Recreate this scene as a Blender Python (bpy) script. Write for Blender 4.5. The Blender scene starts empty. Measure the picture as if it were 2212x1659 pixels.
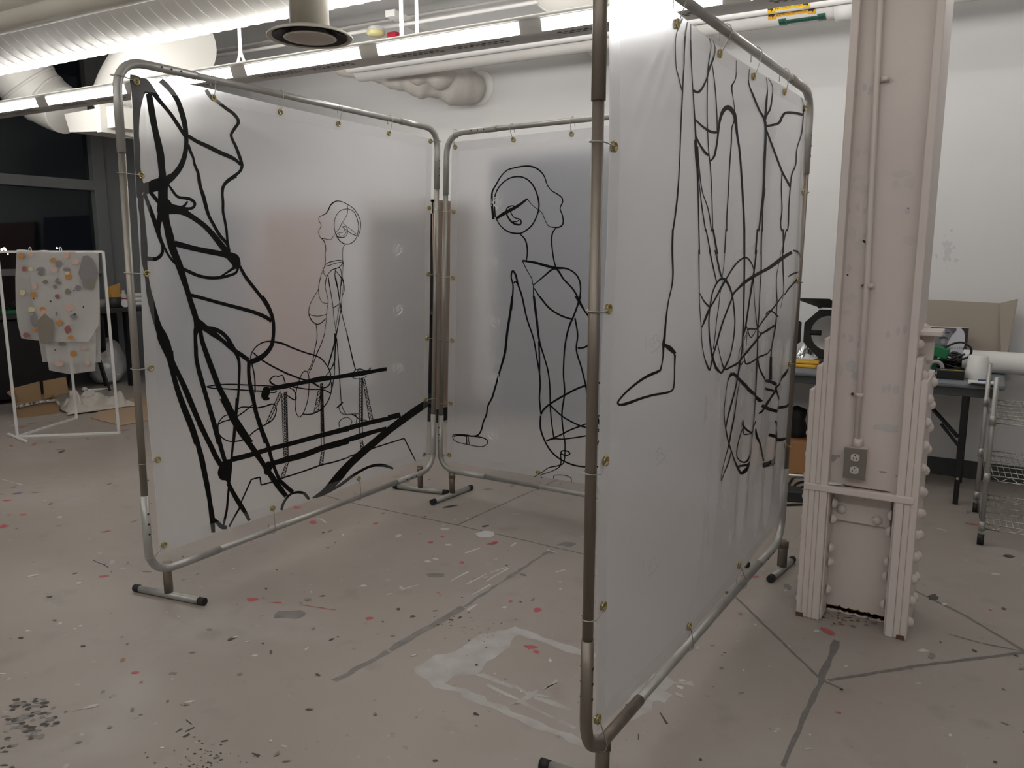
import bpy, bmesh, math, random
from mathutils import Vector, Matrix, geometry
rnd = random.Random(7)
C = bpy.context.scene.collection
V = Vector
PI = math.pi
# ------------------------------------------------------------------ camera
IW, IH, CH = 2212, 1659, 1.55
F_, PT, RO, YA = 1669.8, .1651, -.0017, .5595
FW = V((-math.sin(YA)*math.cos(PT), math.cos(YA)*math.cos(PT), -math.sin(PT)))
RT0 = V((math.cos(YA), math.sin(YA), 0)); UP0 = RT0.cross(FW)
RT = RT0*math.cos(RO)+UP0*math.sin(RO); UP = -RT0*math.sin(RO)+UP0*math.cos(RO)
EYE = V((0, 0, CH))
cam = bpy.data.cameras.new('camera'); cam_o = bpy.data.objects.new('camera', cam); C.objects.link(cam_o)
cam.sensor_width = 36; cam.lens = F_/IW*36; cam.clip_start = .02; cam.clip_end = 400
m = Matrix((RT, UP, -FW)).transposed().to_4x4(); m.translation = EYE
cam_o.matrix_world = m
bpy.context.scene.camera = cam_o

def ray(x, y): return FW+RT*((x-IW/2)/F_)-UP*((y-IH/2)/F_)
def on_floor(x, y, z=0.): d = ray(x, y); return EYE+d*((z-CH)/d.z)
def on_y(x, y, Y): d = ray(x, y); return EYE+d*(Y/d.y)
def on_x(x, y, X): d = ray(x, y); return EYE+d*(X/d.x)
def on_plane(x, y, P, n): d = ray(x, y); return EYE+d*((P-EYE).dot(n)/d.dot(n))

# ------------------------------------------------------------------ materials
MATS = {}
def mat(name, col, rough=.5, metal=0., noise=None, bump=None, spec=.5, coat=0., emit=None, alpha=None):
    """noise = (scale, second colour, amount[, stretch]); bump = (scale, strength)"""
    if name in MATS: return MATS[name]
    m = bpy.data.materials.new(name); m.use_nodes = True
    nt = m.node_tree; p = nt.nodes['Principled BSDF']
    p.inputs['Base Color'].default_value = (*col, 1); p.inputs['Roughness'].default_value = rough
    p.inputs['Metallic'].default_value = metal; p.inputs['Specular IOR Level'].default_value = spec
    p.inputs['Coat Weight'].default_value = coat; p.inputs['Coat Roughness'].default_value = .15
    if emit: p.inputs['Emission Color'].default_value = (*emit[0], 1); p.inputs['Emission Strength'].default_value = emit[1]
    if alpha is not None: p.inputs['Alpha'].default_value = alpha
    tc = nt.nodes.new('ShaderNodeTexCoord')
    if noise:
        mp = nt.nodes.new('ShaderNodeMapping'); nt.links.new(tc.outputs['Object'], mp.inputs['Vector'])
        if len(noise) > 3: mp.inputs['Scale'].default_value = noise[3]
        n = nt.nodes.new('ShaderNodeTexNoise'); n.inputs['Scale'].default_value = noise[0]; n.inputs['Detail'].default_value = 5
        nt.links.new(mp.outputs[0], n.inputs['Vector'])
        r = nt.nodes.new('ShaderNodeMapRange'); r.inputs[1].default_value = .35; r.inputs[2].default_value = .7; r.inputs[4].default_value = noise[2]
        nt.links.new(n.outputs['Fac'], r.inputs[0])
        mx = nt.nodes.new('ShaderNodeMix'); mx.data_type = 'RGBA'
        mx.inputs[6].default_value = (*col, 1); mx.inputs[7].default_value = (*noise[1], 1)
        nt.links.new(r.outputs[0], mx.inputs[0]); nt.links.new(mx.outputs[2], p.inputs['Base Color'])
    if bump:
        n2 = nt.nodes.new('ShaderNodeTexNoise'); n2.inputs['Scale'].default_value = bump[0]; n2.inputs['Detail'].default_value = 4
        nt.links.new(tc.outputs['Object'], n2.inputs['Vector'])
        b = nt.nodes.new('ShaderNodeBump'); b.inputs['Strength'].default_value = bump[1]; b.inputs['Distance'].default_value = .01
        nt.links.new(n2.outputs['Fac'], b.inputs['Height']); nt.links.new(b.outputs[0], p.inputs['Normal'])
    MATS[name] = m
    return m

def film(name, col, clear, diffuse=.5, gloss=.06, grough=.22, blur=.8, wrinkle=.25, plain=False, tc_fac=0.):
    """thin plastic film: scatters part of the light, lets part through softened"""
    m = bpy.data.materials.new(name); m.use_nodes = True; nt = m.node_tree
    nt.nodes.remove(nt.nodes['Principled BSDF']); out = nt.nodes['Material Output']
    N = nt.nodes.new; L = nt.links.new
    tc = N('ShaderNodeTexCoord')
    mp = N('ShaderNodeMapping'); mp.inputs['Rotation'].default_value = (.5, .4, .3); mp.inputs['Scale'].default_value = (1, 1.2, 3.2)
    L(tc.outputs['Object'], mp.inputs['Vector'])
    nz = N('ShaderNodeTexNoise'); nz.inputs['Scale'].default_value = 1.6; nz.inputs['Detail'].default_value = 3; nz.inputs['Distortion'].default_value = .8
    L(mp.outputs[0], nz.inputs['Vector'])
    bp = N('ShaderNodeBump'); bp.inputs['Strength'].default_value = wrinkle; bp.inputs['Distance'].default_value = .05
    L(nz.outputs['Fac'], bp.inputs['Height'])
    d = N('ShaderNodeBsdfDiffuse'); d.inputs['Color'].default_value = (*col, 1)
    t = N('ShaderNodeBsdfTranslucent'); t.inputs['Color'].default_value = (*col, 1)
    s1 = N('ShaderNodeMixShader'); s1.inputs[0].default_value = 1-diffuse; L(d.outputs[0], s1.inputs[1]); L(t.outputs[0], s1.inputs[2])
    if plain:
        r = N('ShaderNodeBsdfTransparent')
    else:
        r = N('ShaderNodeBsdfRefraction'); r.inputs['IOR'].default_value = 1.045; r.inputs['Roughness'].default_value = blur
        r.inputs['Color'].default_value = (.97, .97, 1, 1)
        if tc_fac:
            # a little of the film is optically clear, so things right behind stay readable
            tr = N('ShaderNodeBsdfTransparent'); sx = N('ShaderNodeMixShader'); sx.inputs[0].default_value = tc_fac
            L(r.outputs[0], sx.inputs[1]); L(tr.outputs[0], sx.inputs[2]); r = sx
    s2 = N('ShaderNodeMixShader'); s2.inputs[0].default_value = clear; L(s1.outputs[0], s2.inputs[1]); L(r.outputs[0], s2.inputs[2])
    g = N('ShaderNodeBsdfGlossy'); g.inputs['Roughness'].default_value = grough; L(bp.outputs[0], g.inputs['Normal'])
    fr = N('ShaderNodeFresnel'); fr.inputs['IOR'].default_value = 1.38
    ge = N('ShaderNodeNewGeometry'); io = N('ShaderNodeMapRange'); io.inputs[3].default_value = 1.38; io.inputs[4].default_value = 1/1.38
    L(ge.outputs['Backfacing'], io.inputs[0]); L(io.outputs[0], fr.inputs['IOR'])   # a thin film reflects alike from both faces
    L(bp.outputs[0], fr.inputs['Normal'])
    mu = N('ShaderNodeMath'); mu.operation = 'MULTIPLY_ADD'; mu.inputs[1].default_value = .8; mu.inputs[2].default_value = gloss*.3
    L(fr.outputs[0], mu.inputs[0])
    s3 = N('ShaderNodeMixShader'); L(mu.outputs[0], s3.inputs[0]); L(s2.outputs[0], s3.inputs[1]); L(g.outputs[0], s3.inputs[2])
    L(s3.outputs[0], out.inputs['Surface'])
    return m

M = dict(
 galv=mat('galvanised steel', (.46, .455, .435), .38, .45, (9, (.33, .31, .28), .7, (1, 1, .35)), (60, .05)),
 galvw=mat('worn galvanised steel', (.27, .235, .20), .42, .6, (7, (.17, .14, .11), .9, (3, 3, .3)), (50, .06)),
 galvm=mat('dull galvanised steel', (.36, .34, .31), .4, .65, (8, (.25, .225, .19), .9, (3, 3, .4)), (50, .06)),
 rubber=mat('black rubber', (.012, .012, .012), .6),
 brass=mat('brass', (.50, .40, .17), .3, 1.),
 wire=mat('steel wire', (.42, .41, .39), .35, .9),
 tape=mat('black tape', (.004, .004, .0042), .5, 0, spec=.2),
 print=mat('white print', (.78, .78, .78), .5),
 white=mat('white paint', (.80, .79, .77), .5, 0, (3, (.74, .73, .71), .5)),
 wall=mat('wall paint', (.71, .705, .70), .65, 0, (.8, (.68, .675, .67), .5), (90, .03)),
 ceil=mat('ceiling paint', (.80, .79, .77), .8),
 duct=mat('duct paint', (.74, .72, .68), .45, 0, (2, (.70, .68, .63), .6)),
 cream=mat('cream pipe paint', (.62, .585, .50), .42, 0, (4, (.55, .51, .43), .6)),
 pipe=mat('pipe insulation', (.70, .68, .65), .55, 0, (6, (.62, .60, .57), .5), (20, .1)),
 cpaint=mat('column paint', (.78, .69, .645), .5, 0, (1.3, (.745, .67, .635), .8), (22, .12)),
 steelgrey=mat('grey window frame', (.165, .17, .17), .45, 0, (5, (.14, .145, .15), .5)),
 greywall=mat('grey wall', (.17, .175, .18), .6),
 base=mat('dark base', (.055, .057, .06), .5),
 black=mat('black', (.008, .008, .009), .5),
 blackg=mat('black gloss', (.008, .008, .009), .22),
 darkgrey=mat('dark grey', (.03, .031, .033), .55),
 card=mat('cardboard', (.36, .235, .13), .75, 0, (4, (.30, .19, .10), .6)),
 cardg=mat('grey board', (.40, .345, .29), .7, 0, (1.5, (.37, .32, .27), .6)),
 wood=mat('brown wood', (.30, .225, .175), .6, 0, (5, (.23, .165, .125), .8, (6, 6, .6))),
 rust=mat('rust', (.20, .10, .055), .85, 0, (14, (.10, .05, .03), .9)),
 rackw=mat('white enamel', (.82, .81, .79), .35),
 linen=mat('raw canvas', (.60, .56, .50), .85, 0, (8, (.52, .48, .42), .7), (40, .2)),
 green=mat('green plastic', (.012, .16, .06), .4),
 yellow=mat('yellow plastic', (.72, .42, .04), .45),
 amber=mat('amber paper', (.50, .27, .06), .6),
 tabletop=mat('grey table top', (.20, .215, .235), .5, 0, (18, (.17, .18, .2), .6)),
 tableap=mat('grey table edge', (.075, .08, .085), .5),
 chrome=mat('chrome wire', (.55, .54, .51), .25, 1.),
 steelp=mat('brushed plate', (.27, .245, .22), .4, .5),
 ivory=mat('ivory plastic', (.68, .62, .56), .4),
 foam=mat('white foam', (.80, .79, .77), .6),
 red=mat('red plastic', (.42, .012, .04), .4),
 paleyellow=mat('pale yellow plastic', (.66, .60, .30), .5),
 silver=mat('silver reflector', (.75, .75, .76), .22, .85),
 orange=mat('orange cardboard', (.40, .20, .085), .7),
 louver=mat('louver dark', (.16, .15, .14), .6),
 fixture=mat('fixture grey', (.70, .68, .66), .45),
)
LAMP = mat('lamp diffuser', (.8, .8, .8), .5, emit=((1, .985, .955), 25))
LAMP_UP = mat('lamp uplight', (.8, .8, .8), .5, emit=((1, .985, .955), 13))
SHEET = film('polythene sheet', (.925, .925, .94), .49, .54, wrinkle=.06, grough=.3)
HEM = film('folded hem', (.88, .88, .88), .85, .5, plain=True, wrinkle=.1)
SHEER = film('sheer silk', (.80, .775, .745), .30, .6, gloss=0, grough=.6, wrinkle=.1, plain=True)
BAG = film('clear bag', (.92, .92, .92), .55, .6, gloss=.2, grough=.15, wrinkle=1., plain=True)

# ------------------------------------------------------------------ mesh builder
class MB:
    def __init__(s): s.v = []; s.f = []; s.mi = []; s.sm = []
    def add(s, vs, fs, mi=0, smooth=False):
        o = len(s.v); s.v += [V(p) for p in vs]
        for f in fs: s.f.append([i+o for i in f]); s.mi.append(mi); s.sm.append(smooth)
        return s
    def box(s, c, d, mi=0, rot=None):
        c = V(c); x, y, z = d[0]/2, d[1]/2, d[2]/2
        p = [V((i*x, j*y, k*z)) for i in (-1, 1) for j in (-1, 1) for k in (-1, 1)]
        if rot: p = [rot @ q for q in p]
        return s.add([c+q for q in p], [(0, 1, 3, 2), (4, 6, 7, 5), (0, 4, 5, 1), (2, 3, 7, 6), (0, 2, 6, 4), (1, 5, 7, 3)], mi)
    def bb(s, a, b, mi=0):
        a, b = V(a), V(b); return s.box((a+b)/2, [abs(b[i]-a[i]) for i in range(3)], mi)
    def bar(s, a, b, w, h, mi=0, up=V((0, 0, 1))):
        a, b = V(a), V(b); d = (b-a).normalized()
        if abs(d.dot(up)) > .99: up = V((0, 1, 0))
        sx = d.cross(up).normalized()*w/2; sy = sx.cross(d).normalized()*h/2
        p = [q+i*sx+j*sy for q in (a, b) for i, j in ((-1, -1), (1, -1), (1, 1), (-1, 1))]
        return s.add(p, [(3, 2, 1, 0), (4, 5, 6, 7), (0, 1, 5, 4), (1, 2, 6, 5), (2, 3, 7, 6), (3, 0, 4, 7)], mi)
    def tube(s, path, r, seg=10, mi=0, closed=False, cap=True, twist=0.):
        path = [V(p) for p in path]; n = len(path); rs = r if isinstance(r, (list, tuple)) else [r]*n
        T = []
        for i in range(n):
            a = path[(i-1) % n] if (closed or i) else path[i]; b = path[(i+1) % n] if (closed or i < n-1) else path[i]
            T.append((b-a).normalized())
        u = T[0].orthogonal().normalized()
        vs = []
        for i in range(n):
            u = (u-T[i]*u.dot(T[i]))
            u = u.normalized() if u.length > 1e-6 else T[i].orthogonal().normalized()
            w = T[i].cross(u)
            for k in range(seg):
                a = 2*PI*k/seg+twist; vs.append(path[i]+(u*math.cos(a)+w*math.sin(a))*rs[i])
        fs = []
        for i in range(n if closed else n-1):
            for k in range(seg):
                a = i*seg+k; b = i*seg+(k+1) % seg; c = ((i+1) % n)*seg+(k+1) % seg; d = ((i+1) % n)*seg+k
                fs.append((a, b, c, d))
        s.add(vs, fs, mi, True)
        if cap and not closed:
            o = len(s.v)-len(vs)
            s.f += [[o+k for k in range(seg)][::-1], [o+(n-1)*seg+k for k in range(seg)]]; s.mi += [mi, mi]; s.sm += [False, False]
        return s
    def cyl(s, a, b, r, r2=None, seg=16, mi=0): return s.tube([a, b], [r, r if r2 is None else r2], seg, mi)
    def lathe(s, prof, c, ax=(0, 0, 1), seg=24, mi=0):
        c = V(c); ax = V(ax).normalized(); u = ax.orthogonal().normalized(); w = ax.cross(u)
        vs = [c+ax*h+(u*math.cos(2*PI*k/seg)+w*math.sin(2*PI*k/seg))*max(r, 1e-5) for r, h in prof for k in range(seg)]
        fs = [(i*seg+k, i*seg+(k+1) % seg, (i+1)*seg+(k+1) % seg, (i+1)*seg+k) for i in range(len(prof)-1) for k in range(seg)]
        return s.add(vs, fs, mi, True)
    def torus(s, c, ax, R, r, seg=20, seg2=8, mi=0):
        c = V(c); ax = V(ax).normalized(); u = ax.orthogonal().normalized(); w = ax.cross(u)
        return s.tube([c+(u*math.cos(2*PI*k/seg)+w*math.sin(2*PI*k/seg))*R for k in range(seg)], r, seg2, mi, True)
    def ball(s, c, r, mi=0, seg=12, rings=7, sq=(1, 1, 1)):
        c = V(c); vs = []
        for i in range(rings+1):
            a = PI*i/rings
            for k in range(seg): vs.append(c+V((math.sin(a)*math.cos(2*PI*k/seg)*r*sq[0], math.sin(a)*math.sin(2*PI*k/seg)*r*sq[1], math.cos(a)*r*sq[2])))
        return s.add(vs, [(i*seg+k, (i+1)*seg+k, (i+1)*seg+(k+1) % seg, i*seg+(k+1) % seg) for i in range(rings) for k in range(seg)], mi, True)
    def prism(s, poly, ext, mi=0):
        """poly: 3-D outline, ext: extrusion vector"""
        poly = [V(p) for p in poly]; ext = V(ext); n = len(poly)
        return s.add(poly+[p+ext for p in poly], [tuple(range(n))[::-1], tuple(range(n, 2*n))]+[(i, (i+1) % n, n+(i+1) % n, n+i) for i in range(n)], mi)
    def flat(s, poly, mi=0):
        poly = [V(p) for p in poly]
        return s.add(poly, [tuple(t) for t in geometry.tessellate_polygon([poly])], mi)
    def grid(s, f, nu, nv, mi=0, smooth=True):
        vs = [f(i/nu, j/nv) for j in range(nv+1) for i in range(nu+1)]
        return s.add(vs, [(j*(nu+1)+i, j*(nu+1)+i+1, (j+1)*(nu+1)+i+1, (j+1)*(nu+1)+i) for j in range(nv) for i in range(nu)], mi, smooth)
    def build(s, name, mats, parent=None, bev=0., origin=None, label=None, thick=0.):
        if not isinstance(mats, (list, tuple)): mats = [mats]
        if parent is not None: org = BASE[parent.name]
        elif origin is not None: org = V(origin)
        else:
            org = sum(s.v, V())/len(s.v); org.z = min(p.z for p in s.v)
        me = bpy.data.meshes.new(name); me.from_pydata([p-org for p in s.v], [], s.f); me.update()
        for mm in mats: me.materials.append(mm)
        me.polygons.foreach_set('material_index', s.mi); me.polygons.foreach_set('use_smooth', s.sm)
        o = bpy.data.objects.new(name, me); C.objects.link(o)
        if parent is not None: o.parent = parent; BASE[o.name] = org
        else: o.location = org; BASE[o.name] = org
        if bev:
            b = o.modifiers.new('bevel', 'BEVEL'); b.width = bev; b.segments = 2; b.limit_method = 'ANGLE'; b.angle_limit = .7
        if thick:
            t = o.modifiers.new('solid', 'SOLIDIFY'); t.thickness = thick; t.offset = 0
        if label: o['label'] = label
        return o
BASE = {}
def thing(name, label, cat, loc=(0, 0, 0), group=None):
    o = bpy.data.objects.new(name, None); C.objects.link(o); o.location = V(loc); o.empty_display_size = .05
    BASE[o.name] = V(loc); o['label'] = label; o['category'] = cat
    if group: o['group'] = group
    return o
def tag(o, label, cat, group=None):
    o['label'] = label; o['category'] = cat
    if group: o['group'] = group
    return o
def struct(o): o['kind'] = 'structure'; return o
def crom(pts, sub=6, closed=False):
    n = len(pts); out = []
    def g(i): return pts[i % n] if closed else pts[max(0, min(n-1, i))]
    for i in range(n if closed else n-1):
        p0, p1, p2, p3 = g(i-1), g(i), g(i+1), g(i+2)
        for k in range(sub):
            t = k/sub; t2, t3 = t*t, t*t*t
            out.append(tuple(.5*((2*b)+(c-a)*t+(2*a-5*b+4*c-d)*t2+(-a+3*b-3*c+d)*t3) for a, b, c, d in zip(p0, p1, p2, p3)))
    if not closed: out.append(tuple(pts[-1]))
    return out
def cr3(pts, sub=6, closed=False): return [V(p) for p in crom([tuple(p) for p in pts], sub, closed)]
ORD = ['first', 'second', 'third', 'fourth', 'fifth', 'sixth', 'seventh', 'eighth', 'ninth', 'tenth', 'eleventh', 'twelfth']
EXPOSURE = -0.22
# ================================================================== the room
X0, X1, Y0, Y1, ZC = -9.5, 4.6, -5.2, 6.15, 4.3
# ---- floor: poured concrete with saw-cut joints, paint and scuffs
def floor_mat():
    m = bpy.data.materials.new('concrete floor'); m.use_nodes = True; nt = m.node_tree; p = nt.nodes['Principled BSDF']
    N = nt.nodes.new; L = nt.links.new
    tc = N('ShaderNodeTexCoord')
    def noise(sc, det, lo, hi, dist=0.):
        n = N('ShaderNodeTexNoise'); n.inputs['Scale'].default_value = sc; n.inputs['Detail'].default_value = det; n.inputs['Distortion'].default_value = dist
        L(tc.outputs['Object'], n.inputs['Vector']); r = N('ShaderNodeMapRange'); r.inputs[1].default_value = lo; r.inputs[2].default_value = hi
        L(n.outputs['Fac'], r.inputs[0]); return r.outputs[0]
    def mix(a, b, f):
        x = N('ShaderNodeMix'); x.data_type = 'RGBA'
        for i, c in ((6, a), (7, b)):
            if isinstance(c, tuple): x.inputs[i].default_value = (*c, 1)
            else: L(c, x.inputs[i])
        if isinstance(f, float): x.inputs[0].default_value = f
        else: L(f, x.inputs[0])
        return x.outputs[2]
    def mul(a, k):
        x = N('ShaderNodeMath'); x.operation = 'MULTIPLY'; x.inputs[1].default_value = k; L(a, x.inputs[0]); return x.outputs[0]
    c = mix((.405, .358, .318), (.345, .305, .270), noise(.7, 3, .35, .65, .4))
    c = mix(c, (.445, .41, .38), mul(noise(1.7, 4, .52, .72, .6), .55))
    c = mix(c, (.265, .236, .21), mul(noise(5.5, 4, .60, .74), .45))
    c = mix(c, (.225, .205, .187), mul(noise(26, 3, .68, .76), .5))
    c = mix(c, (.50, .485, .47), mul(noise(17, 3, .70, .75), .6))
    L(c, p.inputs['Base Color'])
    p.inputs['Roughness'].default_value = .42; p.inputs['Specular IOR Level'].default_value = .35
    b = N('ShaderNodeBump'); b.inputs['Strength'].default_value = .06; n = N('ShaderNodeTexNoise'); n.inputs['Scale'].default_value = 60
    L(tc.outputs['Object'], n.inputs['Vector']); L(n.outputs['Fac'], b.inputs['Height']); L(b.outputs[0], p.inputs['Normal'])
    return m
fl = MB()
fl.add([(X0, Y0, 0), (X1, Y0, 0), (X1, Y1, 0), (X0, Y1, 0)], [(0, 1, 2, 3)])
FM = [floor_mat(),
      mat('floor joint', (.20, .185, .168), .7, 0, (30, (.15, .138, .125), .8)),
      mat('floor white paint', (.52, .505, .485), .6, 0, (11, (.40, .37, .34), .9)),
      mat('floor red paint', (.50, .07, .09), .5, 0, (40, (.42, .16, .15), .8)),
      mat('floor dark mark', (.045, .042, .04), .7, 0, (30, (.16, .145, .13), .7)),
      mat('floor grey scuff', (.20, .187, .175), .6, 0, (16, (.29, .265, .24), .9)),
      mat('floor bright fleck', (.62, .61, .59), .5),
      mat('floor brown stain', (.30, .19, .11), .6),
      mat('floor blue stain', (.16, .15, .26), .6)]
FZ = [.0006]
def decal(pts, mi, jit=.006, step=.035):
    """pts: floor points; edges are broken up so that paint looks like paint"""
    out = []
    for i, a in enumerate(pts):
        b = pts[(i+1) % len(pts)]; n = max(1, int((b-a).length/step))
        for k in range(n):
            q = a.lerp(b, k/n); out.append(q+V((rnd.uniform(-jit, jit), rnd.uniform(-jit, jit), 0)))
    FZ[0] += .000002
    for q in out: q.z = FZ[0]
    fl.flat(out, mi)
def dpoly(px, mi, jit=.008, z=(0, 0, 1)): decal([on_floor(z[0]+x/z[2], z[1]+y/z[2]) for x, y in px], mi, jit)
def dline(px, w, mi, jit=.003):
    P = [on_floor(*q) for q in px]
    for a, b in zip(P, P[1:]):
        d = (b-a).normalized(); n = V((-d.y, d.x, 0))*w/2
        decal([a-n, b-n, b+n, a+n], mi, jit, .05)
def blot(c, rx, ry, ang, mi):
    n = 11; ca, sa = math.cos(ang), math.sin(ang); out = []
    for k in range(n):
        r = rnd.uniform(.55, 1.1); x = rx*r*math.cos(2*PI*k/n); y = ry*r*math.sin(2*PI*k/n)
        out.append(V((c.x+x*ca-y*sa, c.y+x*sa+y*ca, 0)))
    FZ[0] += .000002
    for q in out: q.z = FZ[0]
    fl.flat(out, mi)
def pblot(x, y, w, h, mi):
    c = on_floor(x, y); a = on_floor(x-w/2, y); b = on_floor(x+w/2, y); e = on_floor(x, y-h/2); f = on_floor(x, y+h/2)
    d = b-a; blot(c, d.length/2, (f-e).length/2, math.atan2(d.y, d.x), mi)
# joints
dline([(1590, 1290), (1690, 1388), (1775, 1470), (1815, 1487)], .012, 1)
dline([(1808, 1384), (1776, 1466)], .026, 1, .006); dline([(1776, 1466), (1690, 1656)], .02, 1, .004)
dline([(1790, 1470), (2000, 1436), (2212, 1410), (2300, 1398)], .016, 1)
dline([(1972, 1274), (2085, 1330), (2215, 1408)], .014, 1); dline([(2050, 1370), (2130, 1392), (2212, 1408)], .010, 1)
dline([(600, 1038), (740, 1082), (990, 1135), (1265, 1198), (1500, 1252)], .011, 1, .003); dline([(988, 1134), (1102, 1082), (1240, 1020)], .012, 1)
dline([(725, 1470), (840, 1406), (1000, 1312)], .03, 5, .008); dline([(1000, 1312), (1190, 1188)], .018, 5, .006)
dline([(0, 1034), (50, 1048)], .006, 6)
# white paint rectangle left by spraying round a board
z = (860, 1320, 5.027)
dpoly([(140, 620), (230, 580), (300, 530), (400, 470), (520, 450), (640, 440), (760, 370), (800, 300), (960, 240), (1150, 190), (1260, 175), (1340, 235), (1260, 330), (1100, 440), (960, 570), (820, 690), (640, 700), (540, 790), (380, 770), (220, 680)], 2, .014, z)
dpoly([(1260, 175), (1400, 200), (1600, 290), (1800, 350), (2000, 425), (2180, 475), (2180, 515), (1990, 490), (1700, 400), (1500, 320), (1330, 260)], 2, .008, z)
dpoly([(340, 760), (520, 790), (820, 890), (1000, 980), (1250, 1080), (1500, 1190), (1750, 1290), (2020, 1405), (2100, 1500), (2000, 1470), (1750, 1370), (1400, 1225), (1200, 1140), (1000, 1050), (780, 980), (650, 880), (400, 820)], 2, .010, z)
def dl2(px, w, mi, jit=.006): dline([(z[0]+x/z[2], z[1]+y/z[2]) for x, y in px], w, mi, jit)
dl2([(850, 680), (1250, 820), (1500, 940), (1860, 1062)], .018, 2); dl2([(970, 800), (1300, 970)], .012, 2); dl2([(1300, 970), (1680, 1165)], .016, 2); dl2([(1750, 1190), (1920, 1262)], .008, 2)
dl2([(900, 680), (1100, 750)], .014, 2); dl2([(1150, 1070), (1560, 860), (1760, 760)], .012, 2, .015); dl2([(1400, 880), (1640, 940)], .02, 2, .015)
z2 = (1100, 1259, 3.687)
dpoly([(880, 1060), (960, 930), (1080, 790), (1160, 730), (1240, 740), (1300, 775), (1470, 800), (1460, 830), (1300, 800), (1230, 860), (1320, 885), (1260, 950), (1180, 945), (1120, 960), (1130, 1010), (1000, 1080), (900, 1130), (840, 1200), (700, 1280), (660, 1250)], 2, .012, z2)
# traced splashes
for x, y, w, h, k in [(225, 1245, 24, 5, 3), (545, 1295, 40, 8, 3), (600, 1302, 30, 4, 3), (675, 1129, 20, 8, 3), (642, 1097, 22, 6, 3), (812, 1131, 14, 5, 3), (955, 1160, 12, 4, 3),
                      (930, 1172, 14, 6, 3), (997, 1215, 14, 7, 3), (798, 1336, 20, 9, 3), (1103, 1299, 12, 6, 3), (1162, 1318, 24, 11, 3), (1146, 1398, 34, 12, 3), (1158, 1408, 18, 8, 3), (1091, 1467, 8, 4, 3),
                      (292, 1453, 20, 6, 3), (20, 1113, 8, 3, 3), (50, 1112, 22, 4, 3), (5, 1138, 24, 9, 3), (15, 1081, 22, 4, 3), (947, 1281, 10, 3, 3), (265, 1426, 16, 9, 7), (2140, 1318, 8, 4, 3), (1600, 1327, 10, 6, 7),
                      (891, 1332, 17, 7, 4), (860, 1316, 11, 6, 4), (939, 1320, 14, 4, 4), (730, 1376, 8, 3, 4), (644, 1334, 10, 5, 4), (946, 1350, 9, 3, 4), (1226, 1176, 48, 12, 5), (625, 1328, 80, 20, 5), (940, 1243, 50, 12, 5),
                      (38, 1066, 22, 5, 8), (5, 1068, 8, 2, 8), (28, 1054, 12, 3, 5), (222, 1494, 12, 7, 5), (238, 1507, 5, 3, 4), (375, 1455, 22, 8, 5), (1045, 1155, 44, 22, 6), (1090, 1312, 16, 5, 6), (550, 1416, 14, 5, 6),
                      (130, 1117, 12, 4, 6), (170, 1259, 14, 4, 6), (129, 1347, 10, 4, 6), (173, 1352, 9, 3, 6), (60, 1362, 8, 4, 6), (372, 1467, 6, 3, 6), (1838, 1289, 18, 7, 6), (1995, 1405, 26, 6, 6), (1830, 1255, 10, 3, 6), (2150, 1240, 24, 4, 6),
                      (2040, 1305, 12, 4, 6), (1675, 1580, 10, 4, 6), (1750, 1587, 5, 5, 6), (1900, 1519, 14, 2, 7), (1558, 1444, 12, 7, 5), (1565, 1410, 10, 4, 4), (1540, 1395, 12, 4, 5), (860, 1158, 14, 9, 6), (960, 1143, 26, 6, 6), (968, 1177, 18, 5, 6), (925, 1213, 18, 5, 6)]:
    pblot(x, y, w, h, k)
dline([(648, 1307), (700, 1314), (725, 1318)], .006, 3, .002)
for a, b in [((1010, 1262), (1050, 1240)), ((1050, 1256), (1098, 1228)), ((1020, 1285), (1060, 1262)), ((1005, 1195), (1035, 1184)), ((975, 1255), (1012, 1235)), ((870, 1273), (905, 1263)), ((1060, 1236), (1095, 1226)), ((835, 1285), (848, 1281)), ((1105, 1180), (1115, 1172)), ((1180, 1188), (1205, 1194)), ((1010, 1318), (1030, 1306)), ((692, 1120), (704, 1130)), ((1200, 1236), (1222, 1231))]:
    dline([a, b], .009, 6, .004)
for a, b in [((200, 1244-34), (235, 1226)), ((310, 1235), (328, 1236)), ((400, 1555), (415, 1565)), ((380, 1582), (395, 1574)), ((402, 1580), (420, 1572)), ((396, 1592), (410, 1586)), ((545, 1626), (560, 1634)), ((478, 1602), (490, 1600)), ((1425, 1540), (1440, 1565)), ((1380, 1600), (1378, 1585))]:
    dline([a, b], .007, 4, .004)
# dark scrubbed patch at lower left
for k in range(150):
    t = rnd.random(); x = rnd.uniform(2, 122); y = 1659-rnd.random()**.7*150
    if ((x-70)/58)**2+((y-1552)/50)**2 < 1 or (x < 32 and y > 1575):
        pblot(x, y, rnd.uniform(8, 24), rnd.uniform(3, 8), rnd.choice([4, 4, 5, 5, 5]))
for k in range(60): pblot(rnd.gauss(440, 50), rnd.gauss(1640, 22), rnd.uniform(2, 9), rnd.uniform(2, 4), 4)
for k in range(34): pblot(rnd.gauss(1010, 45), rnd.gauss(1350, 30), rnd.uniform(2, 7), rnd.uniform(1.5, 3), rnd.choice([4, 5, 5]))
for k in range(420):
    c = V((rnd.uniform(-9, 1.2), rnd.uniform(1.2, 6), 0)); s = rnd.uniform(.004, .014)*(1.6 if c.y > 3 else 1)
    blot(c, s*rnd.uniform(1, 3.2), s, rnd.uniform(0, PI), rnd.choice([4, 5, 5, 6, 6, 5, 3, 2]))
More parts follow.
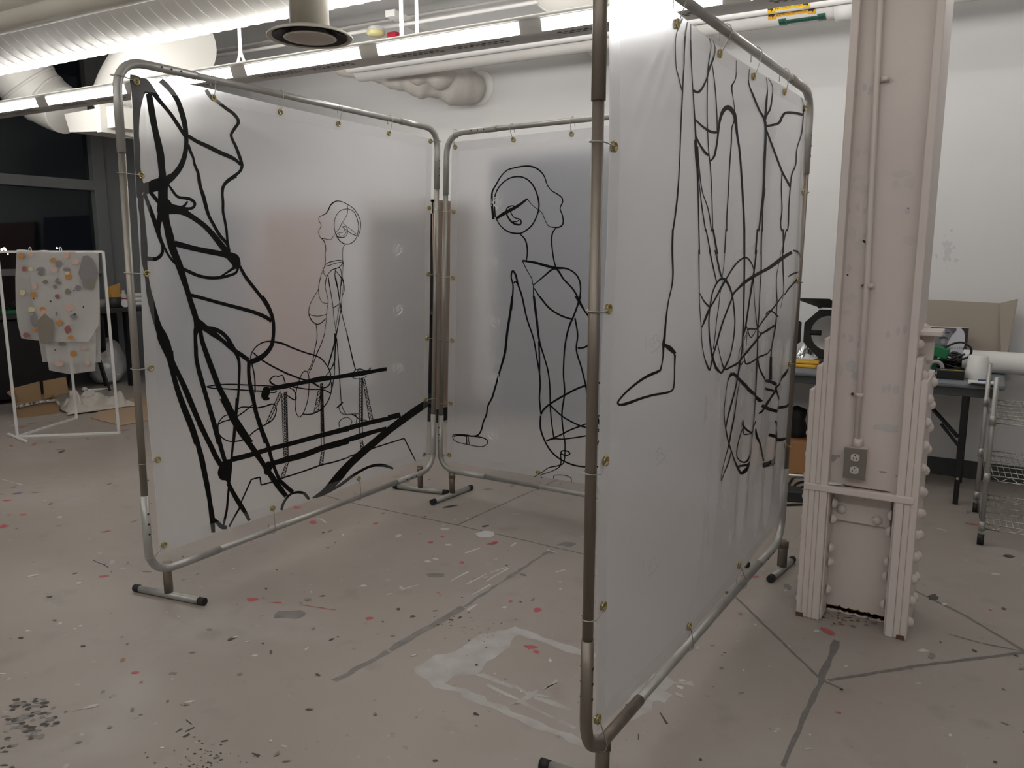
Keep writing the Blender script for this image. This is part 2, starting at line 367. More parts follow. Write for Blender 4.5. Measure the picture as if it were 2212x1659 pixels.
for k in range(260):
    c = V((rnd.uniform(-3.8, .8), rnd.uniform(.9, 3.6), 0)); s = rnd.uniform(.002, .008)
    blot(c, s*rnd.uniform(1, 2.5), s, rnd.uniform(0, PI), rnd.choice([4, 4, 5, 5, 6, 5]))
# dirt round the column foot
for k in range(60): pblot(rnd.uniform(1760, 1940), rnd.uniform(1318, 1352)+0, rnd.uniform(3, 16), rnd.uniform(2, 5), rnd.choice([4, 5, 7]))
floor = struct(fl.build('floor', FM, origin=(0, 0, 0)))

def slab(name, a, b, m): return struct(MB().bb(a, b).build(name, m))
wb_ = MB().bb((X0-.2, Y1, 0), (X1, Y1+.15, ZC))
for k in range(34):
    c = on_y(rnd.gauss(2046, 8), rnd.gauss(540, 22), Y1-.0004); w_ = rnd.uniform(.006, .02)
    wb_.flat([V((c.x+w_*rnd.uniform(.4, 1)*math.cos(2*PI*j/9), Y1-.0004-.00001*k, c.z+w_*1.3*rnd.uniform(.4, 1)*math.sin(2*PI*j/9))) for j in range(9)], 1)
wall_back = struct(wb_.build('wall_back', [M['wall'], mat('wall smudge', (.60, .595, .60), .7)]))
slab('wall_right', (X1, Y0, 0), (X1+.15, Y1+.15, ZC), M['wall'])
slab('wall_front', (X0-.2, Y0-.15, 0), (X1, Y0, ZC), M['wall'])
slab('ceiling', (X0-.2, Y0-.15, ZC), (X1+.15, Y1+.15, ZC+.15), M['ceil'])
slab('baseboard_back', (X0, Y1-.012, 0), (X1, Y1, .125), M['base'])
# scuffs on the white wall beside the column
# window wall
wl = MB(); wl.bb((X0-.2, Y0, 0), (X0, Y1, .74)).bb((X0-.2, 5.66, .74), (X0, Y1, ZC)).bb((X0-.2, Y0, 4.12), (X0, 5.66, ZC))
struct(wl.build('wall_left', M['greywall']))
GLASS = bpy.data.materials.new('window glass'); GLASS.use_nodes = True
nt = GLASS.node_tree; nt.nodes.remove(nt.nodes['Principled BSDF'])
tr = nt.nodes.new('ShaderNodeBsdfTransparent'); gl = nt.nodes.new('ShaderNodeBsdfGlossy'); gl.inputs['Roughness'].default_value = .04
fr = nt.nodes.new('ShaderNodeFresnel'); fr.inputs['IOR'].default_value = 1.4; mx = nt.nodes.new('ShaderNodeMixShader')
nt.links.new(fr.outputs[0], mx.inputs[0]); nt.links.new(tr.outputs[0], mx.inputs[1]); nt.links.new(gl.outputs[0], mx.inputs[2]); nt.links.new(mx.outputs[0], nt.nodes['Material Output'].inputs['Surface'])
tr.inputs['Color'].default_value = (.75, .8, .8, 1)
ys = [5.66, 3.6, 1.5, -.6, -2.9, Y0]
for i, (b, a) in enumerate(zip(ys, ys[1:])):
    w = bpy.data.objects.new('window_%d' % (i+1), None); C.objects.link(w); w.location = (X0, a, .74); BASE[w.name] = V((X0, a, .74)); w['kind'] = 'structure'
    f = MB()
    f.bb((X0-.1, b-.15, .74), (X0+.06, b, 4.12)).bb((X0-.1, a, .74), (X0+.06, a+.03, 4.12))
    f.bb((X0-.1, a, 1.33), (X0+.05, b-.15, 1.405)).bb((X0-.1, a, 2.335), (X0+.06, b-.15, 2.455)).bb((X0-.1, a, .74), (X0+.05, b-.15, .8)).bb((X0-.1, a, 4.05), (X0+.05, b-.15, 4.12))
    f.build('window_frame', M['steelgrey'], w, .006)
    MB().bb((X0-.04, a+.02, .78), (X0-.03, b-.1, 4.08)).build('glass_pane', GLASS, w)
# town lights seen through the night window
for i, (x, y, s, m) in enumerate([(4, 539, .035, (1, .75, .5)), (9, 537, .04, (1, .7, .5)), (12, 540, .03, (1, .6, .45)), (17, 549, .02, (.3, 1, .5)), (123, 536, .03, (1, .9, .8)), (205, 543, .02, (1, .9, .8)), (226, 542, .02, (1, .9, .8))]):
    p = on_x(x, y, -26)
    o = MB().ball(p, s).build('street_lamp', mat('town light %d' % i, (0, 0, 0), emit=(m, 16)))
    tag(o, ['tiny orange town light at the far left of the night window', 'brightest warm town light low in the night window', 'small reddish town light just above the clothes rack corner', 'faint green town light outside the window at far left',
            'single white town light above the hanging fabric', 'faint white town light left of the window mullion', 'faint white town light nearest the window mullion'][i], 'light', 'town lights outside')
# slate door behind the middle screen
d = bpy.data.objects.new('door_1', None); C.objects.link(d); d.location = (-3.4, Y1, 0); BASE[d.name] = V((-3.4, Y1, 0)); d['kind'] = 'structure'
MB().bb((-4.02, Y1-.03, .01), (-3.36, Y1-.002, 2.36)).bb((-3.34, Y1-.03, .01), (-2.68, Y1-.002, 2.36)).build('door_leaf', mat('slate door paint', (.03, .045, .085), .5), d, .003)
MB().bb((-4.1, Y1-.05, 0), (-4.03, Y1-.001, 2.44)).bb((-2.67, Y1-.05, 0), (-2.6, Y1-.001, 2.44)).bb((-4.03, Y1-.05, 2.37), (-2.67, Y1-.001, 2.44)).build('door_frame', mat('slate frame paint', (.11, .13, .17), .5), d, .003)
h = MB(); h.cyl((-3.42, Y1-.03, 1.02), (-3.42, Y1-.09, 1.02), .012).tube([(-3.42, Y1-.085, 1.02), (-3.54, Y1-.085, 1.02)], .01); h.build('door_handle', M['chrome'], d)

# ================================================================== ceiling services
LA, LB = on_floor(94, 229, 2.77), on_floor(1591, 5, 2.77)      # lower lip of the lit side of the visible row
DIR = (LB-LA); DIR.z = 0; PITCH = DIR.length/5; DIR.normalize(); NRM = V((-DIR.y, DIR.x, 0))
def light_seg(A, label, group, detail=True):
    """one segment of a continuous pendant row, A = lower lip at its left end"""
    t = thing('pendant_light', label, 'light', A, group)
    L = PITCH; e0, e1 = .07, L-.07
    def P(s, y, z): return A+DIR*s+NRM*y+V((0, 0, z))
    def strip(mb, prof, s0, s1, mi=0):
        n = len(prof); mb.add([P(s, y, z) for s in (s0, s1) for y, z in prof], [(i, i+1, n+i+1, n+i) for i in range(n-1)], mi, True)
    side = [(-.022, .062), (-.018, .045), (-.011, .025), (0, 0)]
    hs = MB()
    strip(hs, [(-.026, .07)]+side+[(.02, -.008), (.085, -.01), (.15, -.008), (.17, 0)]+[(.17+.011, .025), (.17+.018, .045), (.17+.022, .062), (.196, .07)], 0, e0); strip(hs, [(-.026, .07)]+side+[(.02, -.008), (.085, -.01), (.15, -.008), (.17, 0)]+[(.181, .025), (.188, .045), (.192, .062), (.196, .07)], e1, L)
    strip(hs, [(0, 0), (.02, -.008), (.085, -.01), (.15, -.008), (.17, 0)], e0, e1); strip(hs, [(-.026, .07), (-.022, .062)], e0, e1); strip(hs, [(.192, .062), (.196, .07)], e0, e1)
    hs.add([P(0, -.026, .07), P(0, .196, .07), P(0, .17, 0), P(0, .085, -.01), P(0, 0, 0)], [(0, 1, 2, 3, 4)]); hs.add([P(L, -.026, .07), P(L, .196, .07), P(L, .17, 0), P(L, .085, -.01), P(L, 0, 0)], [(4, 3, 2, 1, 0)])
    hs.build('housing', M['fixture'], t)
    df = MB(); strip(df, [(y-.001, zz) for y, zz in side], e0, e1); strip(df, [(.171+.0, 0), (.182, .025), (.189, .045), (.193, .062)], e0, e1); df.build('diffuser', LAMP, t)
    up = MB(); strip(up, [(.02, .06), (.035, .085), (.06, .1), (.085, .105), (.11, .1), (.135, .085), (.15, .06)], e0, e1); up.build('uplight', LAMP_UP, t)
    if detail:
        for s0 in (.16, L-.16-.36):
            lv = MB()
            for k in range(9):
                for r in range(2):
                    s = s0+.04*k+.02*r; y = .028+.028*r; c = [P(s+.013*math.cos(a)+.004*math.sin(a), y+.012*math.sin(a), -.0098-.0006*r) for a in [PI*2*j/8 for j in range(8)]]
                    lv.add(c, [tuple(range(8))[::-1]])
            lv.build('louver', M['louver'], t)
    return t
GR = 'linked fluorescent segments of the pendant row'
row = [('pendant light segment at the far left, lit over the night windows', -1), ('pendant light segment left of the left screen post, over the clothes rack', 0), ('pendant light segment crossing behind the left screen corner and black tape', 1),
       ('pendant light segment over the left screen, left of the round air diffuser', 2), ('pendant light segment in front of the red box, right of the air diffuser', 3), ('pendant light segment above the middle screen beside the near screen post', 4), ('pendant light segment just above the top rail of the near screen', 5), ('pendant light segment ending above the yellow pipe labels', 6)]
for lab, k in row: light_seg(LA+DIR*PITCH*k, lab, GR)
# unseen row of the same lamp, added overhead to light the front of the room
n = 0
for yo in (-4.6,):
    for k in range(-2, 9):
        n += 1
        light_seg(LA+DIR*PITCH*k+V((0, yo, 0)), 'added pendant light segment in the %s row out of view, %s from the window' % ('row overhead' if yo > -5 else 'rear', ORD[k+2]), 'added unseen pendant rows behind the camera', False)
rail = MB(); rail.tube([LA-DIR*PITCH*2-NRM*.02+V((0, 0, .078)), LA+DIR*PITCH*7.2-NRM*.02+V((0, 0, .078))], .012)
tag(rail.build('wiring_conduit', M['white']), 'long white wiring tube along the top of the pendant light row', 'pipe')
HL = ['white hanger rod of the light row above the left screen corner', 'forked white hanger rod left of the round air diffuser', 'white hanger rod of the light row beside the red box', 'short white hanger rod right of the red box']
for i, (x, y, fork) in enumerate([(277, 140, 0), (521, 140, 1), (868, 88, 0), (901, 81, 0)]):
    b = on_y(x, y, 3.93+.04*(i-1)); h = MB(); h.tube([b+V((0, 0, .06 if fork else -.02)), V((b.x, b.y, 3.25 if i < 2 else 3.42))], .012 if i < 3 else .01)
    if fork:
        for s in (-1, 1): h.tube([b+V((0, 0, .1)), b+V((s*.02, 0, .05)), b+V((s*.05, 0, -.01))], .009)
    tag(h.build('hanger_rod', M['white']), HL[i], 'rod', 'hanger rods of the light row')
# spiral duct above the light row
a, b = on_floor(63, 150, 3.06), on_floor(300, 103, 3.06)
dd = (b-a); dd.z = 0; dd.normalize(); dn = V((-dd.y, dd.x, 0)); RD = .47
DC = a-dn*RD*.33+V((0, 0, RD*.945))
dt = thing('spiral_duct', 'large white spiral air duct running overhead along the light row', 'duct', DC)
A0, A1 = DC-dd*2.6, DC+dd*6.2
MB().tube([A0, A1], RD, 56).build('duct_pipe', M['duct'], dt)
hx = MB(); N_ = int((A1-A0).length/.125); pts = []
for k in range(N_*32):
    t = k/(N_*32); an = 2*PI*k/32; pts.append(A0.lerp(A1, t)+(dn*math.cos(an)-V((0, 0, 1))*math.sin(an))*(RD+.001))
hx.tube(pts, .0045, 4); hx.build('spiral_seam', M['duct'], dt)
MB().tube([DC+dd*4.35, DC+dd*4.42], RD+.008, 56).build('joint_collar', M['duct'], dt)
# branch duct and square boxed elbow under it
bd = MB(); bd.tube(cr3([on_y(388, 92, 4.25), on_y(372, 104, 4.32), on_y(330, 134, 4.55), on_y(290, 180, 4.75), on_y(268, 225, 4.85)], 8), .30, 32)
tag(bd.build('branch_duct', M['duct']), 'white round branch duct dropping from the spiral duct behind the left screen corner', 'duct')
el = thing('elbow_duct', 'white segmented elbow duct ending in a square box by the windows', 'duct', (-8, 4.4, 2.8))
e = MB(); ep = cr3([on_y(20, 118, 4.2), on_y(45, 160, 4.3), on_y(75, 195, 4.4), on_y(110, 222, 4.5), on_y(145, 240, 4.55)], 6)
e.tube(ep, [.33-.004*k for k in range(len(ep))], 28); e.build('elbow', M['duct'], el)
q0, q1, q2, q3 = on_y(138, 246, 4.35), on_y(216, 232, 4.35), on_y(216, 284, 4.35), on_y(150, 286, 4.35)
bx = MB(); bx.prism([q0, q1, q2, q3], (0, .45, 0)); bx.bb((q1.x, 4.3, q2.z-.02), (q1.x+.07, 4.85, q1.z+.04)); bx.bb((q1.x+.07, 4.36, q2.z+.02), (q1.x+.2, 4.8, q1.z)); bx.build('square_box', M['duct'], el, .006)
for k in (9, 15): MB().tube([ep[k], ep[k+1]], .335-.004*k, 28).build('band', M['duct'], el)
q0, q1 = on_y(262, 236, 4.6), on_y(345, 288, 4.6)
tag(MB().bb((q0.x, 4.6, q1.z), (q1.x+.6, 5.05, q0.z)).build('rectangular_duct', M['duct'], bev=.01), 'grey flat rectangular duct behind the top of the left screen post', 'duct')
# big duct crossing to the white wall at right
bd2 = thing('wall_duct', 'large round white duct crossing overhead to the back wall', 'duct', (-2.85, 5, 3.6))
MB().tube([(-2.75, 4.95, 3.735), (-2.75, Y1-.01, 3.48)], .42, 40).build('duct_pipe', M['duct'], bd2); MB().torus((-2.75, 5.3, 3.66), (0, 1, -.215), .42, .012, 40).build('joint_collar', M['duct'], bd2)
# round diffuser
dc = on_floor(670, 80, 2.76)
df = thing('air_diffuser', 'round white ceiling air diffuser with dark gap on a short neck', 'diffuser', dc)
MB().cyl(dc+V((0, 0, .03)), V((dc.x, dc.y, ZC)), .108, seg=32).build('neck', M['cream'], df)
MB().lathe([(.108, .048), (.16, .034), (.218, .014), (.238, 0), (.236, -.006), (.218, -.002), (.18, .018), (.11, .03)], dc, seg=48).build('flange', M['cream'], df)
MB().lathe([(.205, -.001), (.165, .016), (.1, .03)], dc+V((0, 0, -.0025)), seg=48).build('dark_gap', M['darkgrey'], df)
MB().lathe([(0, -.012), (.13, -.012), (.146, -.008), (.14, 0), (0, .01)], dc, seg=48).build('centre_plate', mat('diffuser plate', (.52, .46, .40), .5), df)
# cream pipes nearest the camera
for y_, z_, r_, lab in ((48, 2.85, .062, 'lower of the two cream pipes at the upper left corner'), (8, 2.93, .06, 'upper of the two cream pipes at the upper left corner')):
    p = on_floor(0, y_, z_); q = on_floor(240 if y_ > 20 else 60, -10 if y_ > 20 else -8, z_)
    d_ = (q-p).normalized(); tag(MB().tube([p-d_*4, p+d_*9], r_, 20).build('cream_pipe', M['cream']), lab, 'pipe', 'cream pipes')
# insulated mains along the back
z1 = on_y(1185, 128, 5.3).z; z2_ = on_y(1840, 42, 5.3).z
big = thing('insulated_pipe', 'thick white insulated pipe behind the light row, with a green label', 'pipe', (-2, 5.22, z1))
sl = (z2_-z1)/(on_y(1840, 42, 5.3).x-on_y(1185, 128, 5.3).x); xb = on_y(1185, 128, 5.3).x
def zp(x, o): return z1+sl*(x-xb)+o
MB().tube([(-4.8, 5.22, zp(-4.8, .078)), (3, 5.22, zp(3, .078))], .083, 24).build('pipe_cover', M['pipe'], big)
xc = on_y(1822, 25, 5.2).x
MB().cyl((xc-.045, 5.22, zp(xc, .078)), (xc+.07, 5.22, zp(xc, .078)), .098, seg=24).build('coupling', M['white'], big)
sm = thing('white_pipe', 'thinner white pipe above the thick one, carrying yellow hot water labels', 'pipe', (-2, 5.08, 3.1))
zt = on_y(1550, 33, 5.08).z; xt = on_y(1550, 33, 5.08).x; zt2 = on_y(1170, 88, 5.08).z; xt2 = on_y(1170, 88, 5.08).x; sl2 = (zt2-zt)/(xt2-xt)
def zs(x): return zt+sl2*(x-xt)
MB().tube([(-4.8, 5.08, zs(-4.8)), (3, 5.08, zs(3))], .038, 20).build('pipe_cover', M['white'], sm)
def text_mesh(s, size):
    cu = bpy.data.curves.new('t', 'FONT'); cu.body = s; cu.size = size; cu.align_x = 'CENTER'; cu.align_y = 'CENTER'
    o = bpy.data.objects.new('t', cu); me = bpy.data.meshes.new_from_object(o); r = ([v.co.copy() for v in me.vertices], [tuple(p.vertices) for p in me.polygons]); bpy.data.objects.remove(o); return r
def pipe_label(parent, px0, px1, Y, zf, r, ang, h, m, text, ink, arrows=True):
    """label wrapped on a pipe along X: ang = direction round the pipe (0 = towards -y, positive = down)"""
    xa, xb_ = on_y(*px0, Y).x, on_y(*px1, Y).x
    def Q(x, s, o=.002): a = ang+s/r; return V((x, Y-math.cos(a)*(r+o), zf(x)-math.sin(a)*(r+o)))
    mb = MB(); w = xb_-xa; e = w*.17
    for x0_, x1_, hh in ((xa, xa+e, h), (xa+e, xb_-e, h*.62), (xb_-e, xb_, h)): mb.grid(lambda u, v: Q(x0_+(x1_-x0_)*u, (v-.5)*hh), 3, 6)
    lab = mb.build('pipe_label', m, parent)
    ik = MB()
    if text:
        vs, fs = text_mesh(text, h*.5); k = (w-2*e)*.96/max(1e-6, (max(v.x for v in vs)-min(v.x for v in vs)))
        ik.add([Q((xa+xb_)/2+v.x*k, -v.y, .0035) for v in vs], fs)
    else:
        for k in range(9): x = xa+e+(w-2*e)*(k+.5)/9; ik.add([Q(x-.008, -.006, .0035), Q(x+.008, -.006, .0035), Q(x+.008, .006, .0035), Q(x-.008, .006, .0035)], [(0, 1, 2, 3)])
    for x0_ in (xa+e*.08, xb_-e*.92):
        q = e*.84; ik.add([Q(x0_, -h*.16, .0035), Q(x0_+q*.55, -h*.16, .0035), Q(x0_+q*.55, -h*.34, .0035), Q(x0_+q, 0, .0035), Q(x0_+q*.55, h*.34, .0035), Q(x0_+q*.55, h*.16, .0035), Q(x0_, h*.16, .0035)], [tuple(range(7))[::-1]])
    ik.build('lettering', ink, lab)
YL = mat('label yellow', (.80, .50, .015), .5); YL2 = mat('label amber', (.72, .36, .02), .5); GL_ = mat('label green', (.035, .13, .10), .5); INK = mat('label ink', (.02, .015, .01), .5); GINK = mat('label green ink', (.015, .055, .045), .5)
pipe_label(sm, (1661, 20), (1752, 8), 5.08, zs, .038, .35, .062, YL, 'DOMESTIC HOT WATER', INK)
big_lab = lambda x: zp(x, .078)
pipe_label(big, (1666, 33), (1768, 22), 5.22, big_lab, .083, .38, .055, YL2, 'DOMESTIC HOT WATER', INK)
pipe_label(big, (1686, 48), (1787, 37), 5.22, big_lab, .083, 1.08, .055, GL_, '', GINK)
# lumpy lagged pipe and its wall plate
es = on_y(1030, 190, Y1-.02)
lag = thing('lagged_pipe', 'lumpy canvas wrapped pipe fitting running into the back wall', 'pipe', es)
pp = [on_y(735, 138, 5.5), on_y(790, 148, 5.52), on_y(825, 156, 5.56), on_y(855, 162, 5.6), on_y(885, 168, 5.66), on_y(915, 175, 5.72), on_y(945, 182, 5.8), on_y(980, 186, 5.9), on_y(1010, 189, 6.02), es]
rr = [.10, .10, .10, .125, .13, .15, .12, .165, .15, .11]
q = crom([(*p, r) for p, r in zip(pp, rr)], 7)
lg = MB(); lg.tube([p[:3] for p in q], [p[3]*(1+.03*math.sin(i*1.1)+.03*math.sin(i*.43)) for i, p in enumerate(q)], 24); lg.build('lagging', mat('lagging canvas', (.60, .565, .525), .75, 0, (9, (.50, .46, .42), .6), (16, .5)), lag)
q2 = crom([(*on_y(x, y, Y), r) for x, y, Y, r in ((880, 150, 5.55, .06), (905, 160, 5.6, .10), (925, 163, 5.65, .07), (950, 165, 5.7, .115), (975, 168, 5.8, .07), (1000, 172, 5.9, .05))], 7)
lg = MB(); lg.tube([p[:3] for p in q2], [p[3] for p in q2], 20); lg.build('side_branch', MATS['lagging canvas'], lag)
MB().lathe([(.0, .02), (.12, .018), (.15, .006), (.152, 0)], es+V((.02, .018, 0)), (0, -1, 0), 32).build('wall_plate', M['white'], lag)
hg = MB(); hg.tube([(es.x+.05, 5.95, es.z+.1), (es.x+.1, 5.95, es.z+.22), (es.x+.04, 5.95, es.z+.36)], .012); hg.build('hanger_strap', M['white'], lag)
# overhead strut, alarm box, detector, thin pipes
a, b = on_floor(842, 28, 3.42), on_floor(944, 78, 3.42)
st = MB(); st.bar(a, b, .09, .05); tag(st.build('channel_strut', M['white'], bev=.004), 'white channel strut overhead behind the red box', 'beam')
p = on_y(850, 80, 5.0)
al = thing('alarm_box', 'red alarm box on a dark base above the light row', 'alarm', p)
MB().box(p, (.085, .06, .07)).build('red_cover', M['red'], al, .008); MB().box(p+V((-.02, 0, -.045)), (.07, .05, .02)).build('dark_base', M['black'], al)
p = on_y(812, 70, 4.9)
de = thing('ceiling_detector', 'pale yellow six sided detector hanging left of the red box', 'detector', p)
MB().lathe([(.0, -.025), (.06, -.025), (.075, -.01), (.07, .012)], p, seg=6).build('yellow_cover', M['paleyellow'], de); MB().lathe([(.072, .012), (.06, .04), (0, .04)], p, seg=6).build('base', M['white'], de)
for i, (x, y, z_, r_, l) in enumerate([(430, 118, 3.5, .02, 'thin white conduit overhead just behind the spiral duct, upper one'), (430, 128, 3.35, .014, 'thinnest white conduit overhead behind the light row hanger'), (560, 100, 3.7, .03, 'white pipe high above the light row, left of the air diffuser')]):
    p = on_floor(x, y, z_); tag(MB().tube([p-DIR*.15, p+DIR*5], r_, 10).build('ceiling_pipe', M['white']), l, 'pipe', 'thin ceiling pipes')
for k, (x_, l) in enumerate(((-8.2, 'nearest the windows'), (-6.2, 'above the left screen'), (-4.3, 'above the middle screen'), (-.9, 'above the near screen'), (1.2, 'right of the column'))):
    o = MB().bb((x_-.13, Y0, ZC-.38), (x_+.13, Y1, ZC)).build('trim_%d' % (k+1), M['ceil']); struct(o)
# ================================================================== tube frames with plastic sheets
Zs = dict(A=(270, 150, 5.925), B=(280, 380, 4.879), C=(300, 640, 5.184), D=(430, 860, 5.184), E=(540, 720, 5.53), F=(640, 420, 8.295), G=(640, 600, 8.295), Z=(260, 650, 3.16),
          H=(1270, 0, 3.318), I=(1270, 450, 3.318), J=(1480, 540, 6.381), K=(1540, 780, 6.144), M=(900, 230, 3.770), N=(900, 640, 3.607), P=(0, 0, 1))
class Panel: pass
def panel(P, d, n, ln, lf, w, zt, zb):
    p = Panel(); p.P = V((*P, 0)); p.d = V((*d, 0)).normalized(); p.n = V((*n, 0)); p.n = (p.n-p.d*p.n.dot(p.d)).normalized()
    p.BL, p.TL, p.BR, p.TR = (0, zb), (ln, zt), (w, zb), (w+lf, zt)
    return p
def at(p, s, z, o=0.): return p.P+p.d*s+V((0, 0, z))+p.n*o
def sz(p, x, y):
    q = on_plane(x, y, p.P, p.n); return ((q-p.P).dot(p.d), q.z)
PL = panel((-3.0246, 1.8586), (-.0018, 1), (1, 0), .0352, .1151, 2.0014, 2.318, .178)
PB = panel((-3.0094, 3.9112), (1, -.0018), (0, -1), .0996, .05, 2.0014, 2.275, .17)
PR = panel((-.8587, 1.7492), (.0265, .9996), (1, 0), .0193, .0819, 2.0215, 2.277, .168)

def make_frame(p, name, label, feet):
    base = at(p, 1.0, 0); t = thing(name, label, 'frame', base)
    rc = .13; R0, R1 = .0152, .0178
    cs = [p.BL, p.TL, p.TR, p.BR]; nm = ['lower near', 'upper near', 'upper far', 'lower far']
    def P3(c, o=0): return at(p, c[0], c[1], o)
    for i in range(4):
        c, a, b = V(cs[i]), V(cs[i-1]), V(cs[(i+1) % 4])
        u, w = (a-c).normalized(), (b-c).normalized()
        arc = [c+u*.36, c+u*(rc+.02)]
        for k in range(9):
            th = k/8; q0 = c+u*rc*(1-th); q1 = c+w*rc*th; arc.append(q0.lerp(q1, th))
        arc += [c+w*(rc+.02), c+w*.36]
        mb = MB().tube([P3(q) for q in arc], R1, 14); e = mb.build('corner_bend', M['galvw'] if p is PR and i in (0, 1) else M['galv'], t)
        hl = MB()
        for s in (.19, .235, .28): q = c+w*s; hl.cyl(P3(q, -R1-.0008), P3(q, R1+.0008), .0045, seg=8)
        hl.build('bolt_hole', M['black'], e)
    for i, nm_ in ((0, 'post'), (1, 'rail'), (2, 'post'), (3, 'rail')):
        c, b = V(cs[i]), V(cs[(i+1) % 4]); u = (b-c).normalized()
        MB().tube([P3(c+u*.34), P3(b-u*.34)], R0, 14).build(nm_, (M['galvw'] if p is PR else M['galvm']) if nm_ == 'post' else M['galv'], t)
    for k, (s, a, b) in enumerate(feet):
        f = MB(); top = at(p, s, cs[0][1]-R1*.6); mid = (V(a)+V(b))/2
        top = V((mid.x, mid.y, top.z)) if (mid-top).to_2d().length < .25 else top
        f.tube([V((mid.x, mid.y, .03)), top], .0235, 4, twist=PI/4+math.atan2(p.d.y, p.d.x)); f.tube([top-V((0, 0, .028)), top+V((0, 0, .006))], .027, 4, twist=PI/4+math.atan2(p.d.y, p.d.x))
        st = f.build('foot_post', M['galvw'], t)
        dv = (V(b)-V(a)).normalized(); A, B = V(a), V(b); A.z = B.z = .0175
        MB().tube([A, B], .0165, 14).build('foot_bar', M['galv'], t)
        c1 = MB().tube([A-dv*.004, A+dv*.028], .0178, 14); c1.build('rubber_cap', M['rubber'], t); MB().tube([B-dv*.028, B+dv*.004], .0178, 14).build('rubber_cap', M['rubber'], t)
        MB().ball(V((mid.x, mid.y, .06))+V(dv)*.0, .008).build('bolt', M['chrome'], t) if False else None
    return t

def resample(pts, n):
    L = [0]
    for a, b in zip(pts, pts[1:]): L.append(L[-1]+math.dist(a, b))
    out = []
    for i in range(n+1):
        t = L[-1]*i/n; k = 0
        while k < len(L)-2 and L[k+1] < t: k += 1
        f = (t-L[k])/max(1e-9, L[k+1]-L[k]); out.append(tuple(a+(b-a)*f for a, b in zip(pts[k], pts[k+1])))
    return out
def smooth(x, a, b): t = max(0, min(1, (x-a)/(b-a))); return t*t*(3-2*t)
def crease(s, z, s0, z0, s1, z1, w, h):
    """a soft ridge pressed into the film from one point to another, fading at its far end"""
    dx, dy = s1-s0, z1-z0; L2 = dx*dx+dy*dy; t = ((s-s0)*dx+(z-z0)*dy)/L2
    if t < 0 or t > 1: return 0
    r = ((s-s0)*dy-(z-z0)*dx)/math.sqrt(L2)/(w*(.5+t)); return h*.65*math.exp(-r*r)*math.sin(PI*min(1, t*1.6+.1)*.5)*(1-t)**.5
def make_sheet(p, label, top, right, bottom, left, amp, hemw=.055, N_=130, creases=(), folds=None):
    """edges in photo pixels: top and bottom left to right, left and right top to bottom"""
    E = [resample([sz(p, *q) for q in e], N_) for e in (top, right, bottom, left)]
    T, R_, B_, L_ = E
    def cv(E, t): i = min(N_-1, int(t*N_)); f = t*N_-i; return V(E[i]).lerp(V(E[i+1]), f)
    def S(u, v):
        return (cv(T, u)*(1-v)+cv(B_, u)*v)+(cv(L_, v)*(1-u)+cv(R_, v)*u)-((V(T[0])*(1-v)+V(B_[0])*v)*(1-u)+(V(T[-1])*(1-v)+V(B_[-1])*v)*u)
    ph = rnd.uniform(0, 6)
    def off(s, z):
        return amp*(math.sin(s*3.6+z*1.1+ph)*.5+math.sin(s*1.6-z*2.7+ph*2)*.6+math.sin((s-z)*6+ph)*.16+math.sin((s*1.2+z)*8.3+ph)*.07)+sum(crease(s, z, *c) for c in creases)+(folds(s, z) if folds else 0)
    base = at(p, 1.0, .3); t = None
    g = MB().grid(lambda u, v: at(p, *S(u, v), off(*S(u, v))), N_, N_)
    sh = g.build('plastic_sheet', SHEET, origin=at(p, *S(.5, 1))); tag(sh, label, 'plastic sheet')
    p.S = S; p.off = off
    # folded hem lying over the border
    c0 = S(.5, .5); h = MB()
    W = (V(T[0])-V(T[-1])).length; Hh = (V(L_[0])-V(L_[-1])).length; wu, wv = hemw/W, hemw/Hh
    for (a, b) in (((0, 0), (1, wv)), ((0, 1-wv), (1, 1)), ((0, wv), (wu, 1-wv)), ((1-wu, wv), (1, 1-wv))):
        h.grid(lambda u, v: (lambda q: at(p, *q, off(*q)+.0045))(S(a[0]+(b[0]-a[0])*u, a[1]+(b[1]-a[1])*v)), 30 if b[0]-a[0] > .5 else 4, 30 if b[1]-a[1] > .5 else 4)
    h.build('hem', HEM, sh)
    return sh
def spt(p, x, y, o):
    s, z = sz(p, x, y); return at(p, s, z, p.off(s, z)+o)

def strokes(p, sh, data, name, m, o=.0022, label=None):
    mb = MB(); k = 0
    for key, items in data:
        ox, oy, sc = Zs[key]
        for it in items:
            k += 1; oo = o+.00001*(k % 40)
            if it[0] == 'poly':
                pts = [(ox+x/sc, oy+y/sc) for x, y in it[1]]; P3 = [spt(p, x, y, oo) for x, y in crom(pts, 2, True)] if len(pts) > 6 else [spt(p, x, y, oo) for x, y in pts]
                mb.flat(P3); continue
            pts = [(ox+x/sc, oy+y/sc, max(w/sc, .55)) for x, y, w in it]
            if len(pts) > 2: pts = crom(pts, 5)
            n = len(pts); vs = []
            for i, (x, y, w) in enumerate(pts):
                a, b = pts[max(0, i-1)], pts[min(n-1, i+1)]; dx, dy = b[0]-a[0], b[1]-a[1]; l = math.hypot(dx, dy) or 1
                nx, ny = -dy/l*w/2, dx/l*w/2; vs += [spt(p, x+nx, y+ny, oo), spt(p, x-nx, y-ny, oo)]
            mb.add(vs, [(2*i, 2*i+1, 2*i+3, 2*i+2) for i in range(n-1)])
    return mb.build(name, m, sh, label=label)
def parse(s):
    """'x,y,w x,y,w / ...' -> list of strokes"""
    out = []
    for st in s.replace('\n', ' ').split('/'):
        st = st.strip()
        if not st: continue
        if st[0] == '#': out.append(('poly', [tuple(map(float, q.split(','))) for q in st[1:].split()])); continue
        w = 8; pts = []
        for q in st.split():
            c = q.split(',')
            if len(c) > 2: w = float(c[2])
            pts.append((float(c[0]), float(c[1]), w))
        out.append(pts)
    return out
